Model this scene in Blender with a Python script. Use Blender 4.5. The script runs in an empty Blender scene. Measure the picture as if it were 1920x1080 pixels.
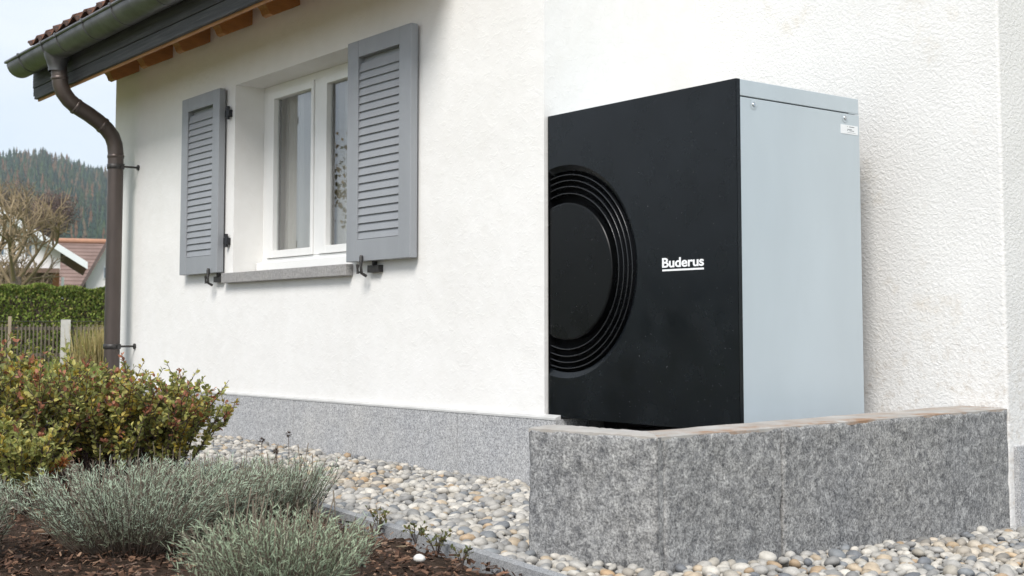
import bpy, math, random
import numpy as np
from mathutils import Vector

random.seed(7)
rng = np.random.default_rng(7)
scene = bpy.context.scene
COL = scene.collection
PI = math.pi

# ------------------------------------------------------------------ camera
CAM_H = 0.75
cam_d = bpy.data.cameras.new('camera')
cam = bpy.data.objects.new('camera', cam_d)
COL.objects.link(cam)
FWD = Vector((-0.78892, 0.61078, 0.06743))
cam.location = (0, 0, CAM_H)
cam.rotation_euler = FWD.to_track_quat('-Z', 'Y').to_euler()
cam_d.sensor_width = 36.0
cam_d.lens = 44.94
cam_d.shift_y = -0.04635
cam_d.clip_start = 0.05
cam_d.clip_end = 6000
cam_d.dof.use_dof = True
cam_d.dof.focus_distance = 5.6
cam_d.dof.aperture_fstop = 7.5
scene.camera = cam

# ------------------------------------------------------------------ sky, sun, exposure
SUN_DIR = Vector((0.50, -0.72, 0.90)).normalized()     # towards the sun
sun_el = math.asin(SUN_DIR.z)
sun_rot = math.atan2(SUN_DIR.x, SUN_DIR.y)
world = bpy.data.worlds.new('World')
scene.world = world
world.use_nodes = True
nt = world.node_tree
nt.nodes.clear()
w_out = nt.nodes.new('ShaderNodeOutputWorld')
w_bg = nt.nodes.new('ShaderNodeBackground')
w_sky = nt.nodes.new('ShaderNodeTexSky')
w_sky.sky_type = 'NISHITA'
w_sky.sun_disc = False
w_sky.sun_elevation = sun_el
w_sky.sun_rotation = sun_rot
w_sky.air_density = 1.0
w_sky.dust_density = 1.5
w_tc = nt.nodes.new('ShaderNodeTexCoord')
w_map = nt.nodes.new('ShaderNodeMapping')
w_map.inputs['Scale'].default_value = (1.0, 1.0, 2.6)
w_no = nt.nodes.new('ShaderNodeTexNoise')
w_no.inputs['Scale'].default_value = 2.2
w_no.inputs['Detail'].default_value = 5
w_no.inputs['Roughness'].default_value = 0.55
w_rp = nt.nodes.new('ShaderNodeValToRGB')
w_rp.color_ramp.elements[0].position = 0.30
w_rp.color_ramp.elements[0].color = (0.45, 0.45, 0.45, 1)
w_rp.color_ramp.elements[1].position = 0.62
w_rp.color_ramp.elements[1].color = (0.96, 0.96, 0.96, 1)
w_mx = nt.nodes.new('ShaderNodeMix')
w_mx.data_type = 'RGBA'
w_mx.inputs['B'].default_value = (5.5, 5.95, 6.5, 1)
nt.links.new(w_tc.outputs['Generated'], w_map.inputs['Vector'])
nt.links.new(w_map.outputs['Vector'], w_no.inputs['Vector'])
nt.links.new(w_no.outputs['Fac'], w_rp.inputs['Fac'])
nt.links.new(w_rp.outputs['Color'], w_mx.inputs['Factor'])
nt.links.new(w_sky.outputs['Color'], w_mx.inputs['A'])
nt.links.new(w_mx.outputs['Result'], w_bg.inputs['Color'])
w_bg.inputs['Strength'].default_value = 0.10
nt.links.new(w_bg.outputs['Background'], w_out.inputs['Surface'])

sun_d = bpy.data.lights.new('sun', 'SUN')
sun_d.energy = 2.2
sun_d.angle = math.radians(22)
sun_d.color = (1.0, 0.962, 0.915)
sun = bpy.data.objects.new('sun', sun_d)
sun.rotation_euler = (-SUN_DIR).to_track_quat('-Z', 'Y').to_euler()
sun.location = (-6, -8, 12)
COL.objects.link(sun)

scene.view_settings.view_transform = 'Standard'
scene.view_settings.look = 'None'
scene.view_settings.exposure = 0.79
scene.view_settings.gamma = 1.0
scene.view_settings.use_curve_mapping = False
scene.render.engine = 'CYCLES'
scene.cycles.use_denoising = True
scene.cycles.max_bounces = 8
scene.cycles.transparent_max_bounces = 12
scene.cycles.sample_clamp_indirect = 6.0


# ------------------------------------------------------------------ materials
class Mat:
    def __init__(self, name, col=(0.5, 0.5, 0.5), rough=0.6, metal=0.0, spec=0.5):
        self.m = bpy.data.materials.new(name)
        self.m.use_nodes = True
        self.t = self.m.node_tree
        self.b = self.t.nodes['Principled BSDF']
        self.b.inputs['Base Color'].default_value = (*col, 1)
        self.b.inputs['Roughness'].default_value = rough
        self.b.inputs['Metallic'].default_value = metal
        self.b.inputs['Specular IOR Level'].default_value = spec
        self._co = None

    def co(self, scale=(1, 1, 1)):
        if self._co is None:
            self._co = self.t.nodes.new('ShaderNodeTexCoord')
        mp = self.t.nodes.new('ShaderNodeMapping')
        mp.inputs['Scale'].default_value = scale
        self.t.links.new(self._co.outputs['Object'], mp.inputs['Vector'])
        return mp.outputs['Vector']

    def noise(self, scale, detail=4, rough=0.55, stretch=(1, 1, 1), dist=0.0):
        n = self.t.nodes.new('ShaderNodeTexNoise')
        n.inputs['Scale'].default_value = scale
        n.inputs['Detail'].default_value = detail
        n.inputs['Roughness'].default_value = rough
        n.inputs['Distortion'].default_value = dist
        self.t.links.new(self.co(stretch), n.inputs['Vector'])
        return n.outputs['Fac']

    def voronoi(self, scale, feature='F1', stretch=(1, 1, 1)):
        n = self.t.nodes.new('ShaderNodeTexVoronoi')
        n.feature = feature
        n.inputs['Scale'].default_value = scale
        self.t.links.new(self.co(stretch), n.inputs['Vector'])
        return n.outputs['Distance']

    def ramp(self, fac, stops):
        r = self.t.nodes.new('ShaderNodeValToRGB')
        e = r.color_ramp.elements
        while len(e) > 1:
            e.remove(e[-1])
        for i, (p, c) in enumerate(stops):
            if not hasattr(c, '__len__'):
                c = (c, c, c)
            el = e[0] if i == 0 else e.new(p)
            el.position = p
            el.color = (*c[:3], 1)
        self.t.links.new(fac, r.inputs['Fac'])
        return r.outputs['Color']

    def mix(self, fac, a, b, mode='MIX'):
        n = self.t.nodes.new('ShaderNodeMix')
        n.data_type = 'RGBA'
        n.blend_type = mode
        for key, v in (('Factor', fac), ('A', a), ('B', b)):
            s = n.inputs[key]
            if hasattr(v, 'links'):
                self.t.links.new(v, s)
            elif hasattr(v, '__len__'):
                s.default_value = (*v[:3], 1)
            else:
                s.default_value = v
        return n.outputs['Result']

    def math(self, op, a, b=0.0):
        n = self.t.nodes.new('ShaderNodeMath')
        n.operation = op
        for i, v in enumerate((a, b)):
            if hasattr(v, 'links'):
                self.t.links.new(v, n.inputs[i])
            else:
                n.inputs[i].default_value = v
        return n.outputs['Value']

    def attr(self, name='tint'):
        n = self.t.nodes.new('ShaderNodeAttribute')
        n.attribute_name = name
        return n.outputs['Color']

    def color(self, sock):
        self.t.links.new(sock, self.b.inputs['Base Color'])
        return self

    def roughness(self, sock):
        self.t.links.new(sock, self.b.inputs['Roughness'])
        return self

    def bump(self, sock, strength=0.3, dist=0.01):
        n = self.t.nodes.new('ShaderNodeBump')
        n.inputs['Strength'].default_value = strength
        n.inputs['Distance'].default_value = dist
        self.t.links.new(sock, n.inputs['Height'])
        prev = self.b.inputs['Normal']
        if prev.links:
            self.t.links.new(prev.links[0].from_socket, n.inputs['Normal'])
        self.t.links.new(n.outputs['Normal'], self.b.inputs['Normal'])
        return self


M = {}


def plaster():
    a = Mat('plaster_smooth', rough=0.92, spec=0.2)
    n1 = a.noise(1.3, 5, 0.6)
    n2 = a.noise(9, 6, 0.65)
    c = a.ramp(n1, [(0.3, (0.765, 0.757, 0.735)), (0.7, (0.825, 0.82, 0.805))])
    c2 = a.ramp(n2, [(0.25, (0.955, 0.95, 0.94)), (0.7, (1, 1, 1))])
    a.color(a.mix(1.0, c, c2, 'MULTIPLY'))
    a.bump(a.noise(5.5, 4, 0.5, dist=0.4), 0.35, 0.012)
    a.bump(a.noise(34, 5, 0.6), 0.30, 0.004)
    a.bump(a.ramp(a.noise(17, 3, 0.5, (1, 1, 1.8), 1.2), [(0.56, 0), (0.62, 1)]), 0.16, 0.003)
    M['plaster'] = a.m
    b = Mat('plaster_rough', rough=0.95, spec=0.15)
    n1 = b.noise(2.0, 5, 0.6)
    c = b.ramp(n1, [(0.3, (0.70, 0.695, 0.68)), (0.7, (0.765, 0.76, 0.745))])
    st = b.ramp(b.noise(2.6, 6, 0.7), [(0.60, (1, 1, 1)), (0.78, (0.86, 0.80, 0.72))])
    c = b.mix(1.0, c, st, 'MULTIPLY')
    sx = b.t.nodes.new('ShaderNodeSeparateXYZ')
    b.t.links.new(b.co(), sx.inputs[0])
    low = b.ramp(sx.outputs['Z'], [(0.42, 1.0), (0.95, 0.0)])          # splash dirt above the low wall
    sp = b.ramp(b.noise(26, 6, 0.75), [(0.50, 0.0), (0.66, 1.0)])
    c = b.mix(b.math('MULTIPLY', b.math('MULTIPLY', sp, low), 0.45), c, (0.40, 0.33, 0.25))
    pit = b.ramp(b.noise(85, 4, 0.7, (1, 1, 1.6)), [(0.66, 0.0), (0.74, 1.0)])
    c = b.mix(b.math('MULTIPLY', pit, 0.22), c, (0.45, 0.42, 0.38))
    b.color(c)
    b.bump(b.ramp(b.noise(62, 5, 0.62, (1, 1, 1.1), 0.6), [(0.38, 0), (0.66, 1)]), 0.52, 0.0045)
    b.bump(b.noise(190, 3, 0.6), 0.30, 0.0015)
    b.bump(b.noise(7, 4, 0.55), 0.18, 0.01)
    M['plaster_rough'] = b.m


def stone(name, lo, hi, sc=1.0, bump=0.5):
    a = Mat(name, rough=0.85, spec=0.3)
    big = a.noise(2.4 * sc, 5, 0.6, (1, 1, 0.7))
    mid = a.noise(33 * sc, 7, 0.82, (1, 1, 1), 0.5)
    fine = a.noise(130 * sc, 2, 0.7)
    c = a.ramp(mid, [(0.36, lo), (0.51, tuple((x + y) / 2 for x, y in zip(lo, hi))), (0.66, hi)])
    c = a.mix(1.0, c, a.ramp(fine, [(0.30, 0.42), (0.5, 0.95), (0.70, 1.45)]), 'MULTIPLY')
    c = a.mix(1.0, c, a.ramp(big, [(0.3, (0.90, 0.91, 0.93)), (0.7, (1.06, 1.05, 1.03))]), 'MULTIPLY')
    vein = a.noise(7.5 * sc, 5, 0.7, (1.0, 1.0, 2.2), 1.6)
    c = a.mix(1.0, c, a.ramp(vein, [(0.36, 1 - 0.15 * bump), (0.5, 1.0), (0.64, 1 + 0.12 * bump)]), 'MULTIPLY')
    sp = a.ramp(a.voronoi(85 * sc), [(0.0, 1.0), (0.16, 0.0)])
    c = a.mix(a.math('MULTIPLY', sp, 0.28), c, tuple(min(1, 1.9 * x) for x in hi))
    a.color(c)
    a.bump(mid, bump, 0.006)
    a.bump(fine, bump * 0.6, 0.0025)
    M[name] = a.m


plaster()
stone('granite', (0.115, 0.117, 0.122), (0.50, 0.495, 0.48), 1.0, 1.0)
stone('plinth_stone', (0.34, 0.345, 0.355), (0.52, 0.52, 0.52), 1.2, 0.3)
stone('sill_stone', (0.24, 0.235, 0.23), (0.42, 0.41, 0.40), 2.0, 0.3)
stone('edging_stone', (0.25, 0.255, 0.26), (0.38, 0.385, 0.39), 2.0, 0.25)


def simple(name, col, rough=0.5, metal=0.0, spec=0.5, var=0.12, sc=12, bump=0.0, bs=60, bd=0.002, stretch=(1, 1, 1)):
    a = Mat(name, col, rough, metal, spec)
    n = a.noise(sc, 5, 0.6, stretch)
    lo = tuple(x * (1 - var) for x in col)
    hi = tuple(min(1, x * (1 + var)) for x in col)
    a.color(a.ramp(n, [(0.3, lo), (0.7, hi)]))
    a.roughness(a.ramp(a.noise(sc * 2.3, 4), [(0.3, max(0.02, rough - 0.07)), (0.7, min(1, rough + 0.07))]))
    if bump:
        a.bump(a.noise(bs, 4, 0.6, stretch), bump, bd)
    M[name] = a.m
    return a


simple('shutter_paint', (0.272, 0.285, 0.302), 0.42, var=0.05, sc=7, bump=0.05, bs=90, stretch=(1, 1, 0.2))
simple('white_frame', (0.80, 0.80, 0.785), 0.35, var=0.03, sc=6)
simple('black_iron', (0.02, 0.021, 0.024), 0.45, 0.3, var=0.3, sc=60)
simple('dark_iron', (0.055, 0.052, 0.05), 0.5, 0.5, var=0.35, sc=60)
simple('gutter_metal', (0.10, 0.10, 0.102), 0.38, 0.3, var=0.35, sc=5, bump=0.08, bs=8, bd=0.01)
simple('downpipe_metal', (0.092, 0.074, 0.066), 0.40, 0.5, var=0.22, sc=6, stretch=(1, 1, 0.3))
simple('pump_grey', (0.475, 0.535, 0.57), 0.36, 0.15, var=0.045, sc=3, bump=0.03, bs=2.5, bd=0.02, stretch=(1, 1, 0.25))
simple('pump_black', (0.0065, 0.0085, 0.0105), 0.24, 0.0, 0.27, var=0.25, sc=4, bump=0.02, bs=2.0, bd=0.02)
simple('grille_black', (0.004, 0.0045, 0.005), 0.30, 0.0, 0.22, var=0.2, sc=4)
simple('ring_edge', (0.010, 0.011, 0.013), 0.25, 0.0, 0.6, var=0.1, sc=4)
simple('cavity_black', (0.0025, 0.0025, 0.003), 0.7, 0.0, 0.1, var=0.2, sc=4)
simple('logo_white', (0.85, 0.86, 0.87), 0.5, var=0.01)
simple('label_white', (0.75, 0.77, 0.78), 0.5, var=0.01)
simple('label_ink', (0.12, 0.13, 0.14), 0.6, var=0.05)
simple('screw_metal', (0.55, 0.58, 0.60), 0.28, 0.9, var=0.05)
simple('curtain_cloth', (0.40, 0.385, 0.355), 0.9, var=0.06, sc=20)
M['curtain_cloth'].node_tree.nodes['Principled BSDF'].inputs['Roughness'].default_value = 0.9
simple('room_paint', (0.55, 0.52, 0.47), 0.9, var=0.05)
simple('concrete_pad', (0.33, 0.325, 0.315), 0.9, var=0.15, sc=9, bump=0.3, bs=80)
simple('ledge_lit', (0.50, 0.50, 0.49), 0.9, var=0.1, sc=9, bump=0.2)  # paler than the plinth stone: light caught by the ledge, put into its colour
simple('bounce_beige', (0.44, 0.385, 0.32), 0.9, var=0.12, sc=2)
simple('far_white_wall', (0.78, 0.77, 0.76), 0.9, var=0.03, sc=1)
simple('far_brown_wood', (0.16, 0.10, 0.075), 0.8, var=0.25, sc=3, stretch=(4, 4, 1))
simple('far_wood_lit', (0.42, 0.17, 0.07), 0.8, var=0.2, sc=3)
simple('far_white_board', (0.74, 0.76, 0.78), 0.6, var=0.04, sc=2)
simple('far_glass', (0.10, 0.14, 0.18), 0.1, var=0.1)
simple('far_dark_board', (0.12, 0.09, 0.08), 0.7, var=0.15, sc=3)
simple('paling_wood', (0.15, 0.125, 0.095), 0.85, var=0.35, sc=3, stretch=(6, 6, 1))
simple('post_concrete', (0.52, 0.50, 0.47), 0.9, var=0.12, sc=8, bump=0.2)
simple('post_wood', (0.34, 0.27, 0.20), 0.85, var=0.2, sc=6)
simple('bark', (0.16, 0.125, 0.09), 0.9, var=0.35, sc=14, bump=0.5, bs=40, bd=0.01)
simple('shrub_bark', (0.075, 0.05, 0.04), 0.9, var=0.35, sc=30)
simple('lavender_wood', (0.13, 0.10, 0.075), 0.9, var=0.3, sc=40)

# top of the low wall: pale mortar with a rusty leaf-litter stain towards the wall face
a = Mat('coping_mortar', rough=0.9, spec=0.2)
c = a.ramp(a.noise(7, 5, 0.6), [(0.3, (0.33, 0.315, 0.29)), (0.7, (0.46, 0.445, 0.42))])
st = a.ramp(a.noise(7, 6, 0.72, (1, 0.5, 1)), [(0.42, 0.0), (0.60, 0.95)])
c = a.mix(a.math('MULTIPLY', st, a.attr('stain')), c, (0.29, 0.18, 0.11))
a.color(c)
a.bump(a.noise(60, 4), 0.4, 0.003)
M['coping_mortar'] = a.m

# painted / stained timber of the eaves
a = Mat('rafter_wood', rough=0.55, spec=0.4)
a.color(a.ramp(a.noise(5, 6, 0.65, (6, 1, 6), 0.6), [(0.3, (0.27, 0.115, 0.03)), (0.7, (0.46, 0.215, 0.065))]))
a.bump(a.noise(9, 5, 0.6, (8, 1, 8)), 0.15, 0.003)
M['rafter_wood'] = a.m
a = Mat('soffit_wood', rough=0.6)
a.color(a.ramp(a.noise(4, 6, 0.6, (1, 9, 9), 0.5), [(0.3, (0.36, 0.16, 0.055)), (0.7, (0.55, 0.28, 0.11))]))
M['soffit_wood'] = a.m
a = Mat('fascia_wood', rough=0.7)
g = a.noise(3, 8, 0.75, (0.7, 26, 26), 0.3)
a.color(a.ramp(g, [(0.30, (0.022, 0.022, 0.023)), (0.55, (0.06, 0.06, 0.062)), (0.75, (0.16, 0.16, 0.155))]))
a.bump(g, 0.6, 0.004)
M['fascia_wood'] = a.m
a = Mat('clay_tile', rough=0.85, spec=0.3)
c = a.ramp(a.noise(11, 6, 0.7), [(0.40, (0.03, 0.024, 0.022)), (0.55, (0.12, 0.058, 0.038)), (0.70, (0.40, 0.19, 0.12))])
a.color(c)
a.bump(a.noise(40, 5, 0.7), 0.6, 0.006)
M['clay_tile'] = a.m
a = Mat('far_roof_tile', rough=0.9)
c = a.ramp(a.noise(0.9, 5, 0.7), [(0.3, (0.175, 0.118, 0.10)), (0.7, (0.26, 0.18, 0.155))])
a.color(c)
M['far_roof_tile'] = a.m
M['ridge_tile'] = simple('ridge_tile', (0.42, 0.22, 0.14), 0.85, var=0.15, sc=2).m

# window glass: a thin pane that lets the room show and mirrors the garden
gm = bpy.data.materials.new('window_glass')
gm.use_nodes = True
t = gm.node_tree
t.nodes.clear()
o = t.nodes.new('ShaderNodeOutputMaterial')
mx = t.nodes.new('ShaderNodeMixShader')
tr = t.nodes.new('ShaderNodeBsdfTransparent')
tr.inputs['Color'].default_value = (0.93, 0.955, 0.95, 1)
gl = t.nodes.new('ShaderNodeBsdfGlossy')
gl.inputs['Roughness'].default_value = 0.01
lw = t.nodes.new('ShaderNodeLayerWeight')
lw.inputs['Blend'].default_value = 0.5
pw = t.nodes.new('ShaderNodeMath')
pw.operation = 'POWER'
pw.inputs[1].default_value = 2.2
ml = t.nodes.new('ShaderNodeMath')
ml.operation = 'MULTIPLY_ADD'
ml.inputs[1].default_value = 0.90
ml.inputs[2].default_value = 0.08
t.links.new(lw.outputs['Facing'], pw.inputs[0])
t.links.new(pw.outputs[0], ml.inputs[0])
t.links.new(ml.outputs[0], mx.inputs[0])
t.links.new(tr.outputs[0], mx.inputs[1])
t.links.new(gl.outputs[0], mx.inputs[2])
t.links.new(mx.outputs[0], o.inputs['Surface'])
M['glass'] = gm


def tinted(name, rough=0.7, spec=0.3, trans=0.0, vs=40, var=0.15, bump=0.0):
    a = Mat(name, rough=rough, spec=spec)
    v = a.ramp(a.noise(vs, 4, 0.6), [(0.3, 1 - var), (0.7, 1 + var)])
    c = a.mix(1.0, a.attr('tint'), v, 'MULTIPLY')
    a.color(c)
    if bump:
        a.bump(a.noise(vs * 2, 4), bump, 0.002)
    if trans:
        tl = a.t.nodes.new('ShaderNodeBsdfTranslucent')
        ms = a.t.nodes.new('ShaderNodeMixShader')
        ms.inputs[0].default_value = trans
        out = a.t.nodes['Material Output']
        a.t.links.new(c, tl.inputs['Color'])
        a.t.links.new(a.b.outputs[0], ms.inputs[1])
        a.t.links.new(tl.outputs[0], ms.inputs[2])
        a.t.links.new(ms.outputs[0], out.inputs['Surface'])
    M[name] = a.m


tinted('pebble', 0.62, 0.35, vs=55, var=0.18, bump=0.25)
tinted('mulch_chip', 0.9, 0.2, vs=60, var=0.35, bump=0.3)
tinted('leaf', 0.5, 0.4, 0.38, vs=30, var=0.10)
tinted('lavender_leaf', 0.75, 0.2, 0.2, vs=30, var=0.08)
tinted('far_foliage', 0.8, 0.15, 0.2, vs=0.5, var=0.12)
tinted('water_drop', 0.08, 0.6, vs=10, var=0.02)

a = Mat('soil', rough=0.95, spec=0.1)
a.color(a.ramp(a.noise(26, 6, 0.7), [(0.3, (0.020, 0.014, 0.010)), (0.7, (0.085, 0.058, 0.042))]))
a.bump(a.noise(40, 6, 0.7), 1.0, 0.02)
M['soil'] = a.m
a = Mat('gravel_base', rough=0.95, spec=0.1)
a.color(a.ramp(a.voronoi(36), [(0.1, (0.24, 0.235, 0.22)), (0.7, (0.06, 0.057, 0.052))]))
M['gravel_base'] = a.m
a = Mat('lawn', rough=0.95, spec=0.1)
c = a.ramp(a.noise(0.55, 6, 0.7), [(0.3, (0.085, 0.125, 0.025)), (0.7, (0.17, 0.22, 0.055))])
a.color(a.mix(1.0, c, a.ramp(a.noise(14, 4, 0.7), [(0.3, 0.7), (0.7, 1.2)]), 'MULTIPLY'))
a.bump(a.noise(30, 5), 0.8, 0.03)
M['lawn'] = a.m
a = Mat('hill_ground', rough=0.95, spec=0.05)
a.color(a.ramp(a.noise(0.02, 5, 0.7), [(0.3, (0.035, 0.055, 0.03)), (0.7, (0.07, 0.085, 0.045))]))
M['hill_ground'] = a.m


# ------------------------------------------------------------------ building helpers
ORG = {}


def tag(o, label=None, cat=None, group=None, kind=None):
    for k, v in (('label', label), ('category', cat), ('group', group), ('kind', kind)):
        if v:
            o[k] = v
    return o


def thing(name, label, cat, loc, group=None):
    o = bpy.data.objects.new(name, None)
    o.empty_display_size = 0.2
    o.location = loc
    COL.objects.link(o)
    ORG[o.name] = Vector(loc)
    return tag(o, label, cat, group)


def link(name, me, mat, parent=None):
    o = bpy.data.objects.new(name, me)
    COL.objects.link(o)
    if mat is not None and len(me.materials) == 0:
        me.materials.append(M[mat] if isinstance(mat, str) else mat)
    if parent is not None:
        o.parent = parent
        ORG[o.name] = ORG[parent.name]
    else:
        ORG[o.name] = Vector((0, 0, 0))
    return o


class MB:
    """collects faces in world coordinates, builds ONE mesh object"""
    def __init__(self):
        self.v, self.f, self.sm = [], [], []

    def add(self, vs, fs, smooth=False):
        k = len(self.v)
        self.v += [tuple(p) for p in vs]
        self.f += [tuple(i + k for i in q) for q in fs]
        self.sm += [smooth] * len(fs)
        return self

    def box(self, x0, x1, y0, y1, z0, z1):
        vs = [(x, y, z) for z in (z0, z1) for y in (y0, y1) for x in (x0, x1)]
        return self.add(vs, [(0, 2, 3, 1), (4, 5, 7, 6), (0, 1, 5, 4), (2, 6, 7, 3), (0, 4, 6, 2), (1, 3, 7, 5)])

    def bbox(self, x0, x1, y0, y1, z0, z1, b=0.004):
        """box with chamfered edges"""
        import bmesh
        bm = bmesh.new()
        bmesh.ops.create_cube(bm, size=1)
        for v in bm.verts:
            v.co = Vector(((x0 + x1) / 2 + v.co.x * (x1 - x0), (y0 + y1) / 2 + v.co.y * (y1 - y0), (z0 + z1) / 2 + v.co.z * (z1 - z0)))
        bmesh.ops.bevel(bm, geom=bm.edges[:], offset=b, segments=2, affect='EDGES', profile=0.5)
        bm.verts.index_update()
        self.add([v.co[:] for v in bm.verts], [[v.index for v in f.verts] for f in bm.faces])
        bm.free()
        return self

    def prism(self, poly, z0, z1):
        """plan polygon (counter-clockwise) extruded; z1 may be a list"""
        n = len(poly)
        zt = z1 if hasattr(z1, '__len__') else [z1] * n
        vs = [(p[0], p[1], z0) for p in poly] + [(p[0], p[1], zt[i]) for i, p in enumerate(poly)]
        fs = [tuple(range(n - 1, -1, -1)), tuple(range(n, 2 * n))]
        fs += [(i, (i + 1) % n, n + (i + 1) % n, n + i) for i in range(n)]
        return self.add(vs, fs)

    def prism_x(self, prof, x0, x1):
        """profile in (y, z) extruded along x"""
        n = len(prof)
        vs = [(x0, p[0], p[1]) for p in prof] + [(x1, p[0], p[1]) for p in prof]
        fs = [tuple(range(n)), tuple(range(2 * n - 1, n - 1, -1))]
        fs += [(i, n + i, n + (i + 1) % n, (i + 1) % n) for i in range(n)]
        return self.add(vs, fs)

    def tube(self, path, rad, seg=12, caps=True, smooth=True):
        pts = [Vector(p) for p in path]
        rs = rad if hasattr(rad, '__len__') else [rad] * len(pts)
        vs, fs = [], []
        ref = None
        for i, p in enumerate(pts):
            d = (pts[min(i + 1, len(pts) - 1)] - pts[max(i - 1, 0)]).normalized()
            if ref is None:
                ref = d.orthogonal().normalized()
            ref = (ref - d * ref.dot(d)).normalized()
            b = d.cross(ref)
            for k in range(seg):
                an = 2 * PI * k / seg
                vs.append(p + (ref * math.cos(an) + b * math.sin(an)) * rs[i])
        for i in range(len(pts) - 1):
            for k in range(seg):
                fs.append((i * seg + k, i * seg + (k + 1) % seg, (i + 1) * seg + (k + 1) % seg, (i + 1) * seg + k))
        self.add(vs, fs, smooth)
        if caps:
            n = len(pts)
            self.add(vs[:seg], [tuple(range(seg - 1, -1, -1))])
            self.add(vs[(n - 1) * seg:], [tuple(range(seg))])
        return self

    def build(self, name, mat, parent=None):
        me = bpy.data.meshes.new(name)
        off = ORG[parent.name] if parent is not None else Vector((0, 0, 0))
        me.from_pydata([(x - off.x, y - off.y, z - off.z) for x, y, z in self.v], [], self.f)
        me.polygons.foreach_set('use_smooth', self.sm)
        me.update()
        return link(name, me, mat, parent)


def again(o, dx=0, dy=0, dz=0, parent=None):
    """one more copy of a part that shares its mesh"""
    c = o.copy()
    COL.objects.link(c)
    c.location = o.location + Vector((dx, dy, dz))
    if parent is not None:
        c.parent = parent
    ORG[c.name] = ORG[o.name]
    return c


def np_mesh(name, V, F, cols=None, smooth=True, mat=None, parent=None):
    V = np.asarray(V, dtype=np.float32)
    F = np.asarray(F, dtype=np.int32)
    if parent is not None:
        V = V - np.array(ORG[parent.name][:], dtype=np.float32)
    me = bpy.data.meshes.new(name)
    k = F.shape[1]
    me.vertices.add(len(V))
    me.vertices.foreach_set('co', V.ravel())
    me.loops.add(F.size)
    me.loops.foreach_set('vertex_index', F.ravel())
    me.polygons.add(len(F))
    me.polygons.foreach_set('loop_start', np.arange(0, F.size, k, dtype=np.int32))
    me.polygons.foreach_set('use_smooth', np.full(len(F), smooth))
    if cols is not None:
        at = me.attributes.new('tint', 'FLOAT_COLOR', 'POINT')
        c4 = np.ones((len(V), 4), dtype=np.float32)
        c4[:, :3] = cols
        at.data.foreach_set('color', c4.ravel())
    me.update(calc_edges=True)
    return link(name, me, mat, parent)


def scatter(TV, TF, A, T, C):
    """place template (TV, TF) with matrices A (n,3,3), offsets T (n,3), colours C (n,3)"""
    n, m = len(T), len(TV)
    V = np.einsum('nij,mj->nmi', A, TV) + T[:, None, :]
    F = TF[None] + (np.arange(n) * m)[:, None, None]
    return V.reshape(-1, 3), F.reshape(-1, TF.shape[1]), np.repeat(C, m, axis=0)


def join(parts):
    Vs, Fs, Cs, k = [], [], [], 0
    for V, F, C in parts:
        Vs.append(V)
        Fs.append(F + k)
        Cs.append(C)
        k += len(V)
    return np.concatenate(Vs), np.concatenate(Fs), np.concatenate(Cs)


def unit(v):
    return v / np.maximum(np.linalg.norm(v, axis=-1, keepdims=True), 1e-9)


def frames(D, roll=None):
    """matrices with columns (side, D, normal)"""
    D = unit(np.asarray(D, float))
    up = np.where(np.abs(D[:, 2:3]) > 0.95, np.array([[1.0, 0, 0]]), np.array([[0, 0, 1.0]]))
    S = unit(np.cross(D, up))
    N = np.cross(S, D)
    if roll is not None:
        c, s = np.cos(roll)[:, None], np.sin(roll)[:, None]
        S, N = S * c + N * s, N * c - S * s
    return np.stack([S, D, N], axis=2)


LEAF_V = np.array([(0, 0, 0), (-.27, .34, .05), (0, .36, -.03), (.27, .34, .05), (-.24, .68, .04), (0, .7, -.03), (.24, .68, .04), (0, 1.0, -.06)], float)
LEAF_F = np.array([(0, 2, 1), (0, 3, 2), (1, 2, 5), (1, 5, 4), (2, 3, 6), (2, 6, 5), (4, 5, 7), (5, 6, 7)], int)
BLADE_V = np.array([(-.5, 0, 0), (.5, 0, 0), (-.42, .5, .05), (.42, .5, .05), (0, 1, 0)], float)
BLADE_F = np.array([(0, 1, 3), (0, 3, 2), (2, 3, 4)], int)
QUAD_V = np.array([(-.5, 0, 0), (.5, 0, 0), (0.32, 1, 0.12), (-.32, 1, -0.05)], float)
QUAD_F = np.array([(0, 1, 2), (0, 2, 3)], int)


def ico(sub):
    import bmesh
    bm = bmesh.new()
    bmesh.ops.create_icosphere(bm, subdivisions=sub, radius=1)
    bm.verts.index_update()
    V = np.array([v.co[:] for v in bm.verts])
    F = np.array([[v.index for v in f.verts] for f in bm.faces])
    bm.free()
    return V, F


# plan axes for the far things: along the line of sight past the house corner, and across it
FPX = 2397.0
HR0 = Vector((FWD.x, FWD.y, 0)).normalized()
HR0 = Vector((HR0.y, -HR0.x, 0))
VA = math.atan(-850.0 / FPX)
_h0 = Vector((FWD.x, FWD.y, 0)).normalized()
HF = (_h0 * math.cos(VA) + HR0 * math.sin(VA)).normalized()
HR = Vector((HF.y, -HF.x, 0))
VC = math.cos(VA)


def fu(px, d):
    """sideways offset at distance d of column px of the photo"""
    return d * math.tan(math.atan((px - 960.0) / FPX) - VA)


def far(px, depth, z=0.0):
    p = HF * depth + HR * fu(px, depth)
    return Vector((p.x, p.y, z))


def far_z(py, depth):
    return CAM_H + (613.0 - py) / FPX * depth * VC


# ================================================================== THE SETTING: ground sheets
def sheet(name, poly, z, mat):
    mb = MB()
    mb.add([(p[0], p[1], p[2] if len(p) > 2 else z) for p in poly], [tuple(range(len(poly)))])
    return tag(mb.build(name, mat), kind='structure')


sheet('ground', [(-1400, -900), (500, -900), (500, 900), (-1400, 900)], -0.16, 'lawn')


def edge_y(x):                      # line of the kerb stones between planting bed and gravel
    return 2.434 - 0.117 * (x + 2.939)


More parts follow.
